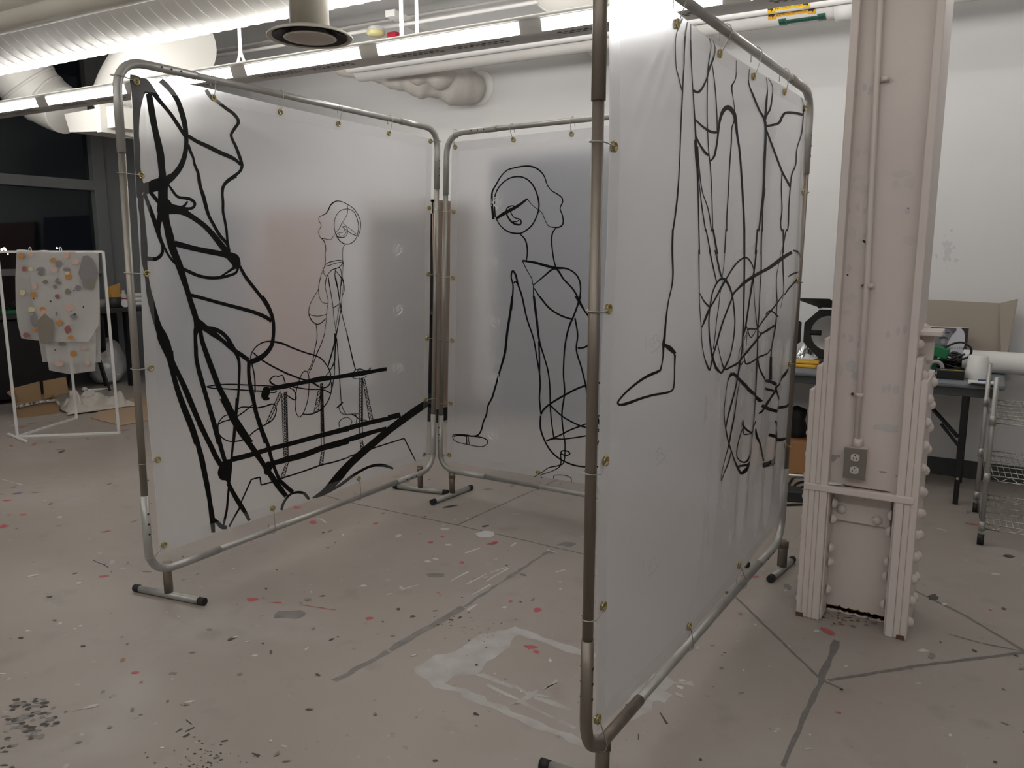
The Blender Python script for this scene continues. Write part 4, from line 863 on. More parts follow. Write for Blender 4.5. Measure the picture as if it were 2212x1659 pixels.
DR = [('H', parse('''
680,130,12 655,185,12 628,260,7 625,400,7 635,520,8 675,650,10 / 717,155,8 700,250,14 690,400,10 678,640,11 665,900,10 655,1180,9 640,1400,12 620,1560,12 603,1659,12 / 742,170,8 740,300,12 748,500,9 757,650,9 770,850,12 778,1000,14 785,1200,12 790,1400,10 790,1659,9 /
775,1000,22 782,1150,20 798,1300,8 815,1480,9 838,1659,9 / 790,1050,12 800,1200,10 820,1370,8 860,1500,8 880,1659,8 / 755,645,18 795,660,20 830,630,16 865,560,12 885,490,14 915,410,14 925,340,10 910,290,7 /
882,270,8 895,330,8 882,420,9 872,520,9 868,700,8 868,900,8 875,1080,9 885,1200,9 890,1400,8 888,1659,8 / 903,450,6 920,560,8 932,680,9 940,820,9 942,945,9 / 772,855,14 830,905,16 890,942,20 942,948,18 /
780,980,12 810,1040,16 850,1095,20 875,1112,18 / 885,1155,10 915,1120,16 935,1040,14 950,940,14 962,860,18 985,795,26 1020,768,34 1055,800,30 1070,850,24 1080,960,16 1095,1090,14 1105,1300,14 1112,1480,15 1118,1659,15 /
1082,430,7 1080,530,7 1070,575,8 1048,620,12 1055,690,6 1065,770,6 1062,860,8 1045,920,8 1040,1020,9 1025,1180,9 1010,1380,8 995,1540,9 990,1659,9 / 1175,490,7 1168,590,8 1195,680,14 1235,790,14 1268,860,18 1272,960,16 1262,1150,18 1250,1380,16 1230,1560,12 1218,1659,11 /
1285,555,6 1290,640,7 1283,720,14 1272,850,16 / 1298,560,6 1322,620,7 1318,700,8 1305,780,12 1280,830,12 1270,870,10 / 1275,905,16 1355,885,18 1380,840,16 1405,810,18 1470,812,20 1530,825,18 /
1515,700,5 1530,760,7 1528,850,8 1515,960,9 1480,1070,8 1472,1180,9 1445,1250,10 1435,1340,7 / 1275,925,12 1330,1090,14 1380,1230,14 1435,1340,16 / 1380,1240,8 1375,1350,8 1380,1500,9 1370,1600,9 1378,1659,9 / 1435,1340,8 1425,1480,9 1422,1600,9 1415,1659,8 / 1262,1350,10 1245,1500,10 1243,1659,10''')),
('I', parse('''
604,150,14 597,300,14 598,470,12 585,570,9 560,670,9 540,800,12 528,920,16 520,970,18 515,1060,9 500,1140,10 485,1165,18 420,1195,20 350,1240,16 270,1310,14 210,1380,12 215,1405,16 260,1400,20 350,1365,18 450,1335,16 530,1320,16 575,1300,12 588,1250,9 592,1150,9 597,1045,14 / 520,972,14 560,1000,34 600,1040,20 /
790,150,9 790,330,9 / 838,150,9 845,180,9 868,320,9 / 888,150,8 905,270,8 912,320,8 / 893,150,8 920,330,8 / 984,150,9 980,200,9 970,320,9 / 1117,150,15 1117,330,15 / 1209,150,11 1200,280,12 1197,330,12 / 1239,150,10 1235,330,9 / 1385,150,9 1387,180,9 1388,320,9 / 1410,150,8 1400,190,8 1382,300,8''')),
('J', parse('''
172,0,18 168,300,14 165,600,10 165,800,12 180,1050,12 185,1250,12 215,1450,14 260,1580,24 300,1659,30 / 172,600,12 230,710,20 305,790,26 / 190,1065,14 240,950,32 300,810,26 380,680,22 450,550,26 520,430,30 560,370,22 640,250,22 720,160,24 810,105,24 870,130,22 920,210,18 945,300,14 940,400,10 945,600,10 960,800,10 980,1000,12 990,1080,14 /
315,0,20 350,180,20 380,330,18 405,440,16 / 390,0,14 420,160,14 450,310,14 480,390,14 / 405,0,10 440,200,10 480,390,12 / 535,0,8 515,180,8 488,370,9 480,470,9 450,620,10 430,800,12 405,950,12 385,1150,12 355,1370,12 /
500,390,40 450,410,30 400,470,22 350,580,18 320,720,22 298,880,20 292,1020,20 300,1200,20 320,1350,26 345,1480,34 390,1600,34 430,1659,40 / 500,390,36 560,450,34 610,560,28 640,680,22 660,850,20 670,1000,18 655,1200,18 620,1400,16 570,1550,20 500,1659,24 /
300,1659,22 315,1620,20 345,1480,20 400,1300,24 480,1030,24 540,870,24 620,680,24 650,600,26 720,530,30 810,450,44 930,370,44 1030,310,44 1130,255,44 1230,180,50 1330,100,50 1440,30,40 / 1455,8,24 1510,25,28 1540,70,24 1545,110,14 /
810,0,26 808,400,26 800,800,22 790,1150,26 775,1400,18 735,1640,30 730,1659,30 / 975,0,22 950,250,22 930,400,28 895,620,24 860,850,24 825,1070,24 795,1180,22 / 1038,0,18 1040,280,16 1025,560,12 1015,850,14 1000,1050,20 995,1300,20 990,1500,22 985,1659,24 /
1320,0,12 1322,250,16 1328,420,14 1330,560,10 1310,700,6 1290,800,5 / 1300,0,6 1270,180,6 1240,350,10 1235,520,14 1242,700,16 1235,850,12 1225,1050,16 1200,1250,14 1185,1400,14 1185,1659,26 / 1390,370,14 1440,335,24 1530,302,20 / 1525,370,14 1480,440,20 1400,530,22 1340,620,14 /
1320,620,8 1250,720,20 1170,830,18 1090,940,18 1010,1060,16 970,1090,20 890,1085,26 850,1110,18 / 1100,890,10 1130,850,14 1165,840,20 1210,870,22 1260,925,18 / 840,1050,16 860,1110,12 880,1180,14 905,1205,16 940,1160,10 980,1090,8 /
1010,1120,10 1050,1150,20 1130,1100,30 1225,1035,24 / 1050,1155,22 950,1280,28 850,1400,28 770,1500,26 730,1550,26 640,1600,26 540,1650,26 / 1185,1360,14 1130,1420,18 1010,1480,24 930,1530,20 850,1570,24 820,1540,18 805,1400,10 808,1250,8 850,1120,8 /
850,1130,7 840,1280,7 825,1450,7 / 770,1310,8 735,1400,9 730,1520,10 760,1585,18 800,1530,12 / 415,1280,12 450,1430,12 500,1590,16 530,1640,20 / 1000,1500,16 1030,1640,16''')),
('K', parse('''
0,80,30 50,130,30 95,150,28 130,100,20 180,0,18 / 95,20,16 125,90,18 160,110,22 240,70,22 330,15,22 / 355,0,34 325,160,26 290,330,18 240,540,18 190,760,18 165,890,20 / 345,290,12 310,460,14 275,680,16 235,900,18 200,1120,14 150,1320,10 100,1500,12 95,1585,14 150,1470,14 200,1330,14 225,1210,10 /
250,160,55 205,220,20 175,330,10 155,500,10 135,640,16 145,780,16 170,920,18 200,1080,16 240,1220,16 300,1360,26 350,1440,40 400,1490,40 440,1450,36 490,1340,26 525,1230,20 535,1090,14 555,930,16 570,700,18 575,400,24 580,0,26 / 250,160,40 320,220,45 420,320,45 500,410,45 570,460,40 640,540,40 /
340,1400,36 400,1392,30 450,1378,28 490,1345,26 / 600,20,16 640,150,16 690,280,16 / 768,-60,30 772,250,36 / #695,245 740,240 780,255 845,285 835,330 800,310 760,290 695,280 / 680,360,26 750,380,36 820,395,26 / 985,100,10 950,190,24 890,290,24 840,350,18 850,430,16 870,510,20 875,580,12 /
830,340,14 835,390,20 790,480,26 720,580,40 640,670,24 615,700,10 / 640,590,40 720,620,50 850,670,40 / 865,630,36 960,605,36 1035,550,20 / 590,800,10 555,900,12 / 590,900,10 600,1010,22 640,1120,24 660,1230,20 690,1330,24 / #680,1350 740,1350 800,1310 845,1240 830,1340 800,1385 740,1415 680,1415 /
840,1250,14 865,1120,20 875,1040,26 870,930,34 830,790,20 / 775,980,40 850,1010,46 900,1050,46 970,1025,28 / 400,780,10 388,850,10 410,870,14 370,970,14 330,1110,14 315,1220,14 330,1290,18 430,1345,22 480,1260,16 515,1140,12 522,1030,14 510,960,14 440,975,16 415,960,14 410,880,12 / 400,780,10 420,870,20 490,945,24 550,920,20'''))]
strokes(PR, shR, DR, 'line_drawing', M['tape'])
st = []
for x, y in ((1409, 742), (1414, 985), (1401, 1222)): st += logo(x, y, 1.6, 1)
strokes(PR, shR, [('P', st)], 'printed_mark', PR_R, .0012)
GRR = 'wire hooks of the near right screen'
gl = [((1461, 52), (1470, 0)), ((1559, 115), (1570, 63)), ((1631, 165), (1634, 112)), ((1691, 199), (1695, 157))]
grommets(PR, shR, [g for g, _ in gl]+[(1733, 234)])
for i, (g, q) in enumerate(gl): hook(PR, g, q, 'wire hook on the near right screen, %s of four in view along its top rail' % ORD[i], GRR)
gl = [((1324, 317), (1285, 308)), ((1313, 667), (1280, 676)), ((1304, 995), (1273, 1032)), ((1298, 1308), (1266, 1343))]
grommets(PR, shR, [g for g, _ in gl]+[(1290, 1553), (1484, 1352), (1600, 1222)])
for i, (g, q) in enumerate(gl): hook(PR, g, q, 'wire hook on the near post of the right screen, %s from the top' % ORD[i], GRR)
hook(PR, (1290, 1553), (1300, 1620), 'wire hook at the lower near corner of the right screen', GRR); hook(PR, (1484, 1352), (1487, 1398), 'wire hook on the bottom rail of the right screen, nearer the camera', GRR); hook(PR, (1600, 1222), (1604, 1265), 'wire hook on the bottom rail of the right screen, farther from the camera', GRR)
gl = [((1728, 416), (1741, 415)), ((1717, 606), (1730, 612)), ((1703, 786), (1720, 784)), ((1697, 962), (1706, 962))]
grommets(PR, shR, [g for g, _ in gl])
for i, (g, q) in enumerate(gl): hook(PR, g, q, 'wire hook on the far post of the right screen, %s of four from the top' % ORD[i], GRR)
# ================================================================== riveted steel column
co = thing('steel_column', 'pinkish white riveted steel column with conduit and outlet, right of the near screen', 'column', (-.41, 3.5, 0))
cp = M['cpaint']
MB().bb((-.55, 3.462, 0), (-.262, 3.49, .58)).bb((-.55, 3.382, .58), (-.262, 3.49, ZC)).build('web', cp, co)
for a, b in ((-.565, -.535), (-.278, -.248)): MB().bb((a, 3.33, 0), (b, 3.69, ZC)).build('flange', cp, co, .004)
for a, b, zt in ((-.585, -.565, 1.215), (-.609, -.585, 1.10), (-.631, -.609, 1.0), (-.248, -.224, 1.155), (-.224, -.199, 1.07)): MB().bb((a, 3.335, 0), (b, 3.685, zt)).build('cover_plate', cp, co, .004)
MB().bb((-.535, 3.345, 0), (-.528, 3.46, .57)).bb((-.285, 3.345, 0), (-.278, 3.46, .57)).build('angle_cleat', cp, co, .003)
MB().bb((-.629, 3.325, .572), (-.212, 3.462, .602)).build('shelf_plate', cp, co, .005)
MB().bb((-.528, 3.44, .425), (-.3, 3.463, .572)).build('splice_plate', cp, co, .003)
rv = MB().lathe([(.021, 0), (.0195, .008), (.014, .015), (.006, .019), (0, .0195)], (-.41, 3.5, 0), (0, 0, 1), 14).build('rivet', cp, co)
first = [True]
def rivet(p, ax):
    o = rv if first[0] else rv.copy()
    if not first[0]: C.objects.link(o); o.parent = co
    first[0] = False; o.location = V(p)-V((-.41, 3.5, 0)); o.rotation_euler = V(ax).to_track_quat('Z', 'Y').to_euler()
for k in range(12):
    z_ = .09+.094*k
    xr = -.199 if z_ < 1.05 else -.224; xl = -.631 if z_ < .98 else (-.609 if z_ < 1.08 else -.585)
    rivet((xr, 3.42, z_-.045), (1, 0, 0)); rivet((xr, 3.585, z_), (1, 0, 0)); rivet((xl, 3.42, z_-.045), (-1, 0, 0)); rivet((xl, 3.585, z_), (-1, 0, 0))
for z_ in (.51, .44, .31, .245, .12): rivet((-.52, 3.40, z_), (1, 0, 0)); rivet((-.293, 3.40, z_-.015), (-1, 0, 0))
for x_, z_ in ((-.49, .478), (-.35, .452), (-.42, .545)): rivet((x_, 3.44, z_), (0, -1, 0))
for k in range(5): rivet((-.248, 3.6, 1.25+.0*k) if k == 0 else (-.248, 3.42, 1.2+.001*k), (1, 0, 0)) if k < 2 else None
MB().bb((-.25, 3.42, 1.235), (-.172, 3.60, 1.252)).bb((-.25, 3.5, 1.13), (-.2, 3.52, 1.235)).build('bracket', cp, co, .003)
cd = MB().tube([(-.443, 3.36, .765), (-.446, 3.36, 1.45), (-.470, 3.36, 2.5), (-.5, 3.36, 3.9)], .0115, 14)
cdo = cd.build('conduit', cp, co)
for x_, y_ in ((1913, 170), (1880, 617), (1857, 853)):
    c = on_y(x_, y_, 3.36); MB().tube([c-V((0, 0, .008)), c+V((0, 0, .008))], .0145, 14).bb((c.x-.035, 3.37, c.z-.008), (c.x-.01, 3.383, c.z+.008)).build('strap', cp, cdo); MB().ball((c.x-.028, 3.367, c.z), .006).build('strap_screw', M['rust'], cdo)
q = on_y(1847, 1001, 3.335)
ob = MB().box((q.x, 3.358, q.z), (.084, .05, .128)).build('outlet_box', cp, co, .005)
MB().box((q.x, 3.331, q.z), (.086, .006, .13)).build('face_plate', M['steelp'], ob, .002)
MB().cyl((q.x-.0, 3.36, q.z+.062), (q.x+.003, 3.36, q.z+.1), .0185, seg=16).build('conduit_nut', cp, ob)
for s in (1, -1):
    r = MB(); c = V((q.x, 3.3275, q.z+s*.0265)); pts = [c+V((max(-.0165, min(.0165, .02*math.cos(a))), 0, .0165*math.sin(a)*.95)) for a in [2*PI*k/20 for k in range(20)]]
    r.prism(pts, (0, -.003, 0)); ro = r.build('receptacle', M['ivory'], ob)
    r = MB(); r.box(c+V((-.0065, -.0035, -.004)), (.0022, .0012, .009)).box(c+V((.0065, -.0035, -.004)), (.0022, .0012, .0075)).cyl(c+V((0, -.003, .0085)), c+V((0, -.0042, .0085)), .0028, seg=10); r.build('slot', M['black'], ro)
# stains, scuffs and rust that belong to the column
sm_ = MB()
def cblot(x, y, w, h, mi, Y=3.3812):
    c = on_y(x, y, Y); n = 12; pts = []
    for k in range(n):
        r = rnd.uniform(.7, 1.1); pts.append(V((c.x+w/485*r*math.cos(2*PI*k/n)/2, Y-.0001*mi, c.z+h/485*r*math.sin(2*PI*k/n)/2)))
    sm_.flat(pts, mi)
for x, y, w, h, k in [(1845, 205, 12, 22, 0), (1868, 188, 10, 16, 0), (1880, 196, 10, 18, 0), (1895, 212, 9, 16, 0), (1853, 330, 12, 20, 1), (1870, 325, 10, 18, 1), (1825, 342, 12, 22, 1), (1848, 385, 34, 14, 1), (1862, 408, 26, 26, 1), (1835, 405, 12, 20, 1),
                      (1950, 375, 40, 16, 1), (1965, 395, 20, 24, 1), (1935, 400, 14, 20, 1), (1832, 455, 9, 16, 0), (1853, 447, 8, 16, 0), (1868, 455, 8, 14, 0), (1842, 505, 16, 30, 1), (1858, 530, 30, 20, 1), (1870, 512, 12, 26, 1),
                      (1960, 455, 10, 16, 0), (1965, 520, 24, 20, 1), (1820, 585, 9, 16, 0), (1834, 580, 9, 16, 0), (1812, 650, 22, 30, 1), (1838, 645, 18, 26, 1), (1825, 675, 30, 12, 1), (1940, 715, 9, 18, 0), (1955, 712, 9, 18, 0), (1918, 722, 8, 16, 0),
                      (1808, 730, 9, 18, 0), (1823, 726, 9, 14, 0), (1838, 732, 9, 18, 0), (1855, 745, 8, 14, 0), (1812, 800, 16, 34, 1), (1838, 790, 22, 30, 2), (1848, 812, 18, 20, 2), (1908, 840, 9, 20, 2), (1920, 838, 9, 20, 2), (1936, 843, 14, 18, 2), (1915, 925, 50, 16, 2),
                      (1790, 745, 8, 10, 3), (1830, 405, 4, 6, 4), (1831, 594, 4, 4, 4), (1962, 450, 3, 3, 4), (1907, 1020, 16, 5, 5), (1940, 1028, 10, 4, 5), (1800, 990, 14, 18, 5), (1811, 985, 10, 6, 5)]: cblot(x, y, w, h, k)
sm_.build('hand_stain', [mat('stain mauve', (.655, .60, .605), .6), mat('stain grey', (.70, .645, .605), .6), mat('stain blue', (.65, .615, .605), .6), mat('stain red', (.50, .16, .15), .6), M['black'], mat('stain dirt', (.42, .38, .345), .7)], co)
ru = MB()
for k in range(26):
    x_ = rnd.uniform(-.53, -.30); ru.flat([V((x_+rnd.uniform(.6, 1)*.022*math.cos(a), 3.36+rnd.uniform(.6, 1)*.012*math.sin(a), .6026+.00004*k)) for a in [PI*2*j/9 for j in range(9)]])
for k in range(20):
    x_ = -.53+.25*k/19; ru.flat([V((x_+rnd.uniform(.5, 1)*.02*math.cos(a), 3.4608, .018+rnd.uniform(.3, 1)*.016*math.sin(a))) for a in [PI*2*j/9 for j in range(9)]])
for x_ in (-.63, -.235): ru.bb((x_, 3.3292, 0), (x_+.03, 3.332, .018))
ru.build('rust', M['rust'], co)
pk = MB(); c = V((-.535, 3.34, .6025)); pk.grid(lambda u, v: V((-.585+.10*u+.01*v, 3.33+.045*v+.008*u, .6045+.006*math.sin(u*PI)*math.sin(v*PI)+.004*u)), 8, 5)
tag(pk.build('paper_packet', M['white'], thick=.002), 'small white paper packet lying on the column shelf left of the outlet', 'packet')

# ================================================================== table by the back wall
TZ, TY = .78, 5.39
def on_t(x, y): return on_floor(x, y, TZ)
tb = thing('folding_table', 'grey folding table with black legs behind the column', 'table', (-.9, 5.7, 0))
xr = on_t(2172, 835).x
t = MB(); t.bb((-2.0, TY, TZ-.035), (xr, 6.11, TZ)); t.build('table_top', M['tabletop'], tb, .012)
MB().bb((-1.97, TY+.03, TZ-.09), (xr-.05, 6.08, TZ-.034)).build('apron', M['tableap'], tb, .006)
lg = on_floor(2063, 1090)
for x_ in (lg.x, -1.75):
    l = MB(); l.bar((x_, TY+.055, TZ-.08), (x_-.0, TY+.05, .17), .036, .03); l.bar((x_, TY+.05, .20), (x_, TY+.05, 0), .03, .026); l.build('leg', M['black'], tb, .004)
    l = MB(); l.bar((x_, 6.0, TZ-.08), (x_, 6.0, 0), .03, .026); l.build('leg', M['black'], tb, .004)
    l = MB(); l.bar((x_-.02, TY+.06, .43), (x_-.32, TY+.25, TZ-.07), .024, .014); l.bar((x_-.0, TY+.06, .36), (x_-.12, TY+.12, .49), .02, .012); l.bar((x_, TY+.055, .33), (x_+.022, TY+.05, .33), .03, .03); l.build('brace', M['black'], tb)
MB().cyl((lg.x, TY+.035, .17), (lg.x, TY+.0325, .17), .009).build('button', M['chrome'], tb)
# leaning board and poster
Yb = 6.09
bd_ = MB(); P_ = lambda x, y, Y: on_y(x, y, Y)
a, b, c, d, e = P_(1900, 642, Yb), P_(2160, 655, Yb), P_(2181, 800, Yb), P_(1900, 800, Yb), P_(2198, 646, Yb-.1)
d.z = TZ+.001; c.z = TZ+.001
bd_.prism([a, b, V((c.x+.01, Yb, TZ)), V((d.x, Yb, TZ))], (0, .012, 0)); tag(bd_.build('grey_board', M['cardg']), 'large beige grey board leaning on the wall behind the table', 'board')
f_ = bd_ = MB(); bb_ = P_(2198, 646, Yb-.1); bd_.add([b, bb_, V((bb_.x-.04, Yb-.12, TZ)), V((c.x+.01, Yb, TZ))], [(0, 1, 2, 3)]); fo = bd_.build('folded_flap', M['cardg'], bpy.data.objects['grey_board'], thick=.008)
Yp = 6.0
ps = thing('portrait_poster', 'small black and white portrait poster standing before the beige board', 'poster', P_(2045, 800, Yp)*1)
def pz(x, y, o=0): q = on_y(1960+x/7.54, 640+y/7.54, Yp); return V((q.x, Yp-o, q.z))
bt = V((0, 0, 0))
pa, pb = pz(280, 480), pz(1003, 515); zb_ = TZ+.002
MB().prism([V((pa.x, Yp, zb_)), V((pb.x-.01, Yp, zb_)), pb, pa], (0, .008, 0)).build('sheet', M['white'], ps)
im = MB()
PG = [mat('poster pale', (.62, .62, .66), .5), mat('poster black', (.035, .03, .03), .5), mat('poster hair', (.10, .10, .115), .5), mat('poster skin', (.20, .20, .225), .5), mat('poster light skin', (.36, .36, .39), .5), mat('poster shade', (.055, .055, .062), .5)]
def pp_(pts, mi, k): im.flat([pz(x, y, .0008+.0004*k) for x, y in pts], mi)
pp_([(285, 490), (1000, 520), (960, 960), (285, 960)], 0, 0)
pp_([(870, 515), (1003, 520), (960, 960), (885, 900), (930, 800), (940, 640), (920, 570)], 1, 1)
pp_([(385, 500), (800, 520), (800, 560), (740, 620), (690, 700), (655, 760), (640, 830), (470, 830), (450, 760), (440, 670), (395, 590)], 3, 2)
pp_([(385, 498), (800, 518), (800, 560), (750, 615), (725, 590), (700, 545), (640, 535), (560, 530), (480, 545), (450, 590), (440, 640), (395, 590)], 2, 3)
pp_([(500, 575), (560, 585), (570, 600), (505, 595)], 5, 4); pp_([(620, 590), (690, 580), (685, 605), (622, 605)], 5, 4); pp_([(570, 600), (605, 600), (625, 640), (555, 640)], 4, 4)
pp_([(510, 680), (560, 660), (620, 660), (660, 685), (650, 700), (590, 685), (530, 700)], 5, 4); pp_([(545, 700), (620, 700), (600, 725), (560, 725)], 4, 4); pp_([(530, 730), (630, 730), (600, 765), (560, 765)], 4, 5)
pp_([(470, 790), (640, 790), (650, 840), (460, 840)], 5, 3); pp_([(630, 840), (890, 850), (945, 950), (800, 1000), (640, 900)], 0, 4)
for k in range(7): x_ = 660+36*k; pp_([(x_, 830), (x_+20, 826), (x_+22, 858), (x_+2, 862)], 4, 5)
im.build('portrait_print', PG, ps)
# roll of wrap, cone cup, cables and bits on the table
ra, rb = on_y(2078, 798, 5.93), on_y(2212, 798, 5.93); rr_ = .072
rl = thing('wrap_roll', 'long white roll of packing wrap lying across the table end', 'roll', (ra.x, 5.93, TZ))
MB().tube([(ra.x, 5.93, TZ+rr_+.001), (rb.x+.6, 5.90, TZ+rr_+.001)], rr_, 28).build('wrap', M['foam'], rl)
MB().tube([(ra.x-.004, 5.93, TZ+rr_), (ra.x+.02, 5.93, TZ+rr_)], .025, 16).build('core', M['card'], rl)
c = on_t(2110, 818); c.z = TZ; tag(MB().lathe([(.07, 0), (.07, .006), (.056, .142), (.05, .148), (0, .148)], c, seg=32).build('plastic_tub', M['white']), 'upturned tapered white plastic tub on the table before the wrap roll', 'tub')
c = on_t(2120, 830); nb = thing('notepad', 'small notepad with a blue pen cap at the table front edge', 'notepad', c)
MB().box(c+V((0, .03, .006)), (.14, .09, .012)).build('pages', M['foam'], nb); MB().box(c+V((.01, .02, .003)), (.13, .1, .006)).build('cover', M['darkgrey'], nb); MB().tube([c+V((-.02, .05, .018)), c+V((.05, .07, .018))], .005, 8).build('pen', mat('blue plastic', (.03, .06, .28), .4), nb)
c = on_t(2019, 812)+V((0, .03, 0)); tr_ = MB().torus(c+V((0, 0, .05)), (.15, -1, .1), .038, .013, 24, 10); tag(tr_.build('tape_roll', mat('grey tape', (.33, .32, .32), .4)), 'grey tape roll standing on its edge beside the column rivets', 'tape')
gb = thing('green_case', 'green plastic case half hidden by the column on the table', 'case', on_t(2020, 800)+V((0, .1, 0)))
c = on_y(2026, 758, 5.75); MB().box(c, (.13, .09, .07), rot=Matrix.Rotation(.25, 3, 'Y')).build('lid', M['green'], gb, .008); MB().box(V((c.x-.05, 5.76, (c.z+TZ)/2-.01)), (.10, .08, c.z-TZ-.02)).build('body', mat('dark green plastic', (.006, .07, .035), .4), gb, .006)
cb = MB()
for k in range(15):
    c = on_t(2055, 806)+V((0, .12, 0)); a = rnd.uniform(0, 6); r1, r2 = rnd.uniform(.05, .12), rnd.uniform(.02, .06); zc = TZ+rnd.uniform(.012, .10)
    cb.tube([c+V((r1*math.cos(t_), r2*math.sin(t_), 0))+V((rnd.uniform(-.01, .01), 0, zc-TZ+.03*math.sin(t_*2+a)*min(1, (zc-TZ)*12))) for t_ in [2*PI*j/18 for j in range(18)]], .007, 6, closed=True)
for pts in ([(2040, 752), (2060, 742), (2080, 740), (2096, 750), (2098, 762), (2090, 772), (2070, 778)], [(2042, 763), (2055, 770), (2068, 780)], [(2030, 778), (2050, 777), (2070, 770), (2085, 765)]): cb.tube(cr3([on_y(x, y, 5.72) for x, y in pts], 5), .007, 6)
tag(cb.build('cable_tangle', M['blackg']), 'tangle of black cables heaped on the table in front of the poster', 'cables')
c = on_t(2052, 820); bx_ = thing('black_box', 'low black box with a yellow strip at the front of the table', 'box', c)
MB().box(c+V((0, .05, .028)), (.15, .09, .056)).build('body', M['black'], bx_, .005); MB().box(c+V((0, .02, .0575)), (.12, .02, .003)).build('yellow_strip', mat('olive strip', (.35, .30, .03), .5), bx_)
c = on_t(2083, 802)+V((0, .12, .02)); tag(MB().box(c, (.08, .05, .04)).build('yellow_case', M['yellow'], bev=.006), 'bright yellow case between the cable tangle and the white tub', 'case')
MBk = MB(); k0 = on_t(2078, 818); MBk.torus(k0+V((0, 0, .006)), (.3, .2, 1), .018, .0025, 16, 6).box(k0+V((.03, .0, .004)), (.05, .012, .004)); tag(MBk.build('keys', M['steelp']), 'small ring of keys on the table edge below the black cables', 'keys')
# studio lamp with barn doors
L0 = on_y(1791, 720, 5.72)
sl_ = thing('studio_lamp', 'black barn door studio lamp standing on the table left of the column', 'lamp', (L0.x, L0.y, TZ))
og = lambda r, y: [L0+V((r*math.cos(PI/8+PI/4*k), y, r*math.sin(PI/8+PI/4*k))) for k in range(8)]
g = MB(); n8 = og(.178, -.02); hole = [L0+V((.122*math.cos(PI/8+PI/4*k/4), -.02, .122*math.sin(PI/8+PI/4*k/4))) for k in range(32)]
vs = n8+hole+[p+V((0, .02, 0)) for p in n8+hole]; fs = []
for k in range(8):
    k2 = (k+1) % 8
    for j in range(4): fs.append((8+(4*k+j) % 32, 8+(4*k+j+1) % 32, k2 if j >= 2 else k)); fs.append((48+(4*k+j+1) % 32, 48+(4*k+j) % 32, 40+(k2 if j >= 2 else k)))
    fs.append((8+4*k+2, k2, k)); fs.append((48+4*k+2, 40+k, 40+k2)); fs.append((k, k2, 40+k2, 40+k))
for j in range(32): fs.append((8+(j+1) % 32, 8+j, 48+j, 48+(j+1) % 32))
g.add(vs, fs); g.build('front_ring', M['black'], sl_)
MB().tube([L0+V((-.122, -.01, 0)), L0+V((-.05, -.01, 0))], .018, 10).build('knob', M['black'], sl_)
MB().lathe([(.03, .22), (.09, .17), (.12, .08), (.121, .0)], L0, (0, 1, 0), 32).build('reflector_dish', M['foam'], sl_)
MB().lathe([(.0, .30), (.08, .29), (.1, .2), (.135, .08), (.14, .01), (.125, .0)], L0, (0, 1, 0), 32).build('housing', M['black'], sl_)
def leaf(pts, nm='barn_door'): MB().add(pts, [tuple(range(len(pts)))]).build(nm, M['black'], sl_, thick=.004)
leaf([L0+V((-.182, -.02, .07)), L0+V((-.182, -.02, -.07)), L0+V((-.33, -.06, -.17)), L0+V((-.33, -.06, .155))])
leaf([L0+V((-.075, -.02, .18)), L0+V((.075, -.02, .18)), L0+V((.03, -.24, .25)), L0+V((-.20, -.24, .25))])
leaf([L0+V((-.07, -.02, -.18)), L0+V((.07, -.02, -.18)), L0+V((.1, -.04, -.235)), L0+V((-.19, -.04, -.235))])
for x_ in (-.07, .07): MB().tube([L0+V((x_-.01, -.022, .183)), L0+V((x_+.012, -.022, .183))], .012, 8).build('hinge', M['black'], sl_)
y_ = MB(); y_.bar(L0+V((0, .12, -.13)), V((L0.x, L0.y+.12, TZ+.01)), .04, .03); y_.box((L0.x, L0.y+.12, TZ+.006), (.2, .16, .012)); y_.build('stand', M['black'], sl_)
cr = MB(); c = on_t(1737, 786)+V((0, .12, 0)); cr.grid(lambda u, v: c+V((-.11+.26*u, -.06+.12*v, .02+.13*math.sin(PI*u)*math.sin(PI*v)+.025*math.sin(u*17+v*9)*math.sin(PI*u)*math.sin(PI*v))), 18, 10, smooth=False)
tag(cr.build('foil_bag', M['silver'], thick=.002), 'crumpled silver foil bag on the table under the lamp door', 'bag')
c = on_t(1730, 795); yb = thing('yellow_envelope', 'yellow padded envelopes at the table edge beside the near screen', 'envelope', c+V((0, .08, 0)))
MB().box(c+V((-.02, .08, .012)), (.24, .12, .022), rot=Matrix.Rotation(-.1, 3, 'Z')).build('envelope', M['yellow'], yb, .006); MB().box(c+V((-.0, .085, .036)), (.2, .11, .02), rot=Matrix.Rotation(.12, 3, 'Z')).build('top_envelope', M['yellow'], yb, .006)
# under the table
c = on_floor(1722, 1018); tag(MB().bb((c.x-.45, 5.6, 0), (c.x+.13, 6.0, .24)).build('cardboard_box', M['orange'], bev=.004), 'orange brown cardboard box on the floor under the table', 'box')
tag(MB().lathe([(.0, 0), (.07, .0), (.085, .12), (.06, .2), (.075, .27), (0, .3)], on_y(1717, 962, 5.8)*1, seg=9).build('dark_bag', M['black']), 'dark bag heaped on the orange cardboard box under the table', 'bag')
a, b = on_y(1650, 1024, 5.2), on_y(1790, 1032, 5.2); tu = thing('steel_tube', 'shiny steel tube held low beside the far post of the right screen', 'tube', (a+b)/2)
MB().tube([a, b], .016, 14).build('tube', M['chrome'], tu)
for q in (a, b): MB().tube([q, V((q.x, q.y, .012))], .012, 10).bar(V((q.x, q.y-.14, .012)), V((q.x, q.y+.14, .012)), .024, .022).build('tube_leg', M['galv'], tu)
k = on_floor(1711, 1078); ad = MB().box((k.x, k.y, .035), (.12, .14, .07), rot=Matrix.Rotation(.3, 3, 'Z')); tag(ad.build('power_adapter', M['darkgrey'], bev=.008), 'dark grey power box on the floor beside the right screen far post', 'adapter')
cbl = MB()
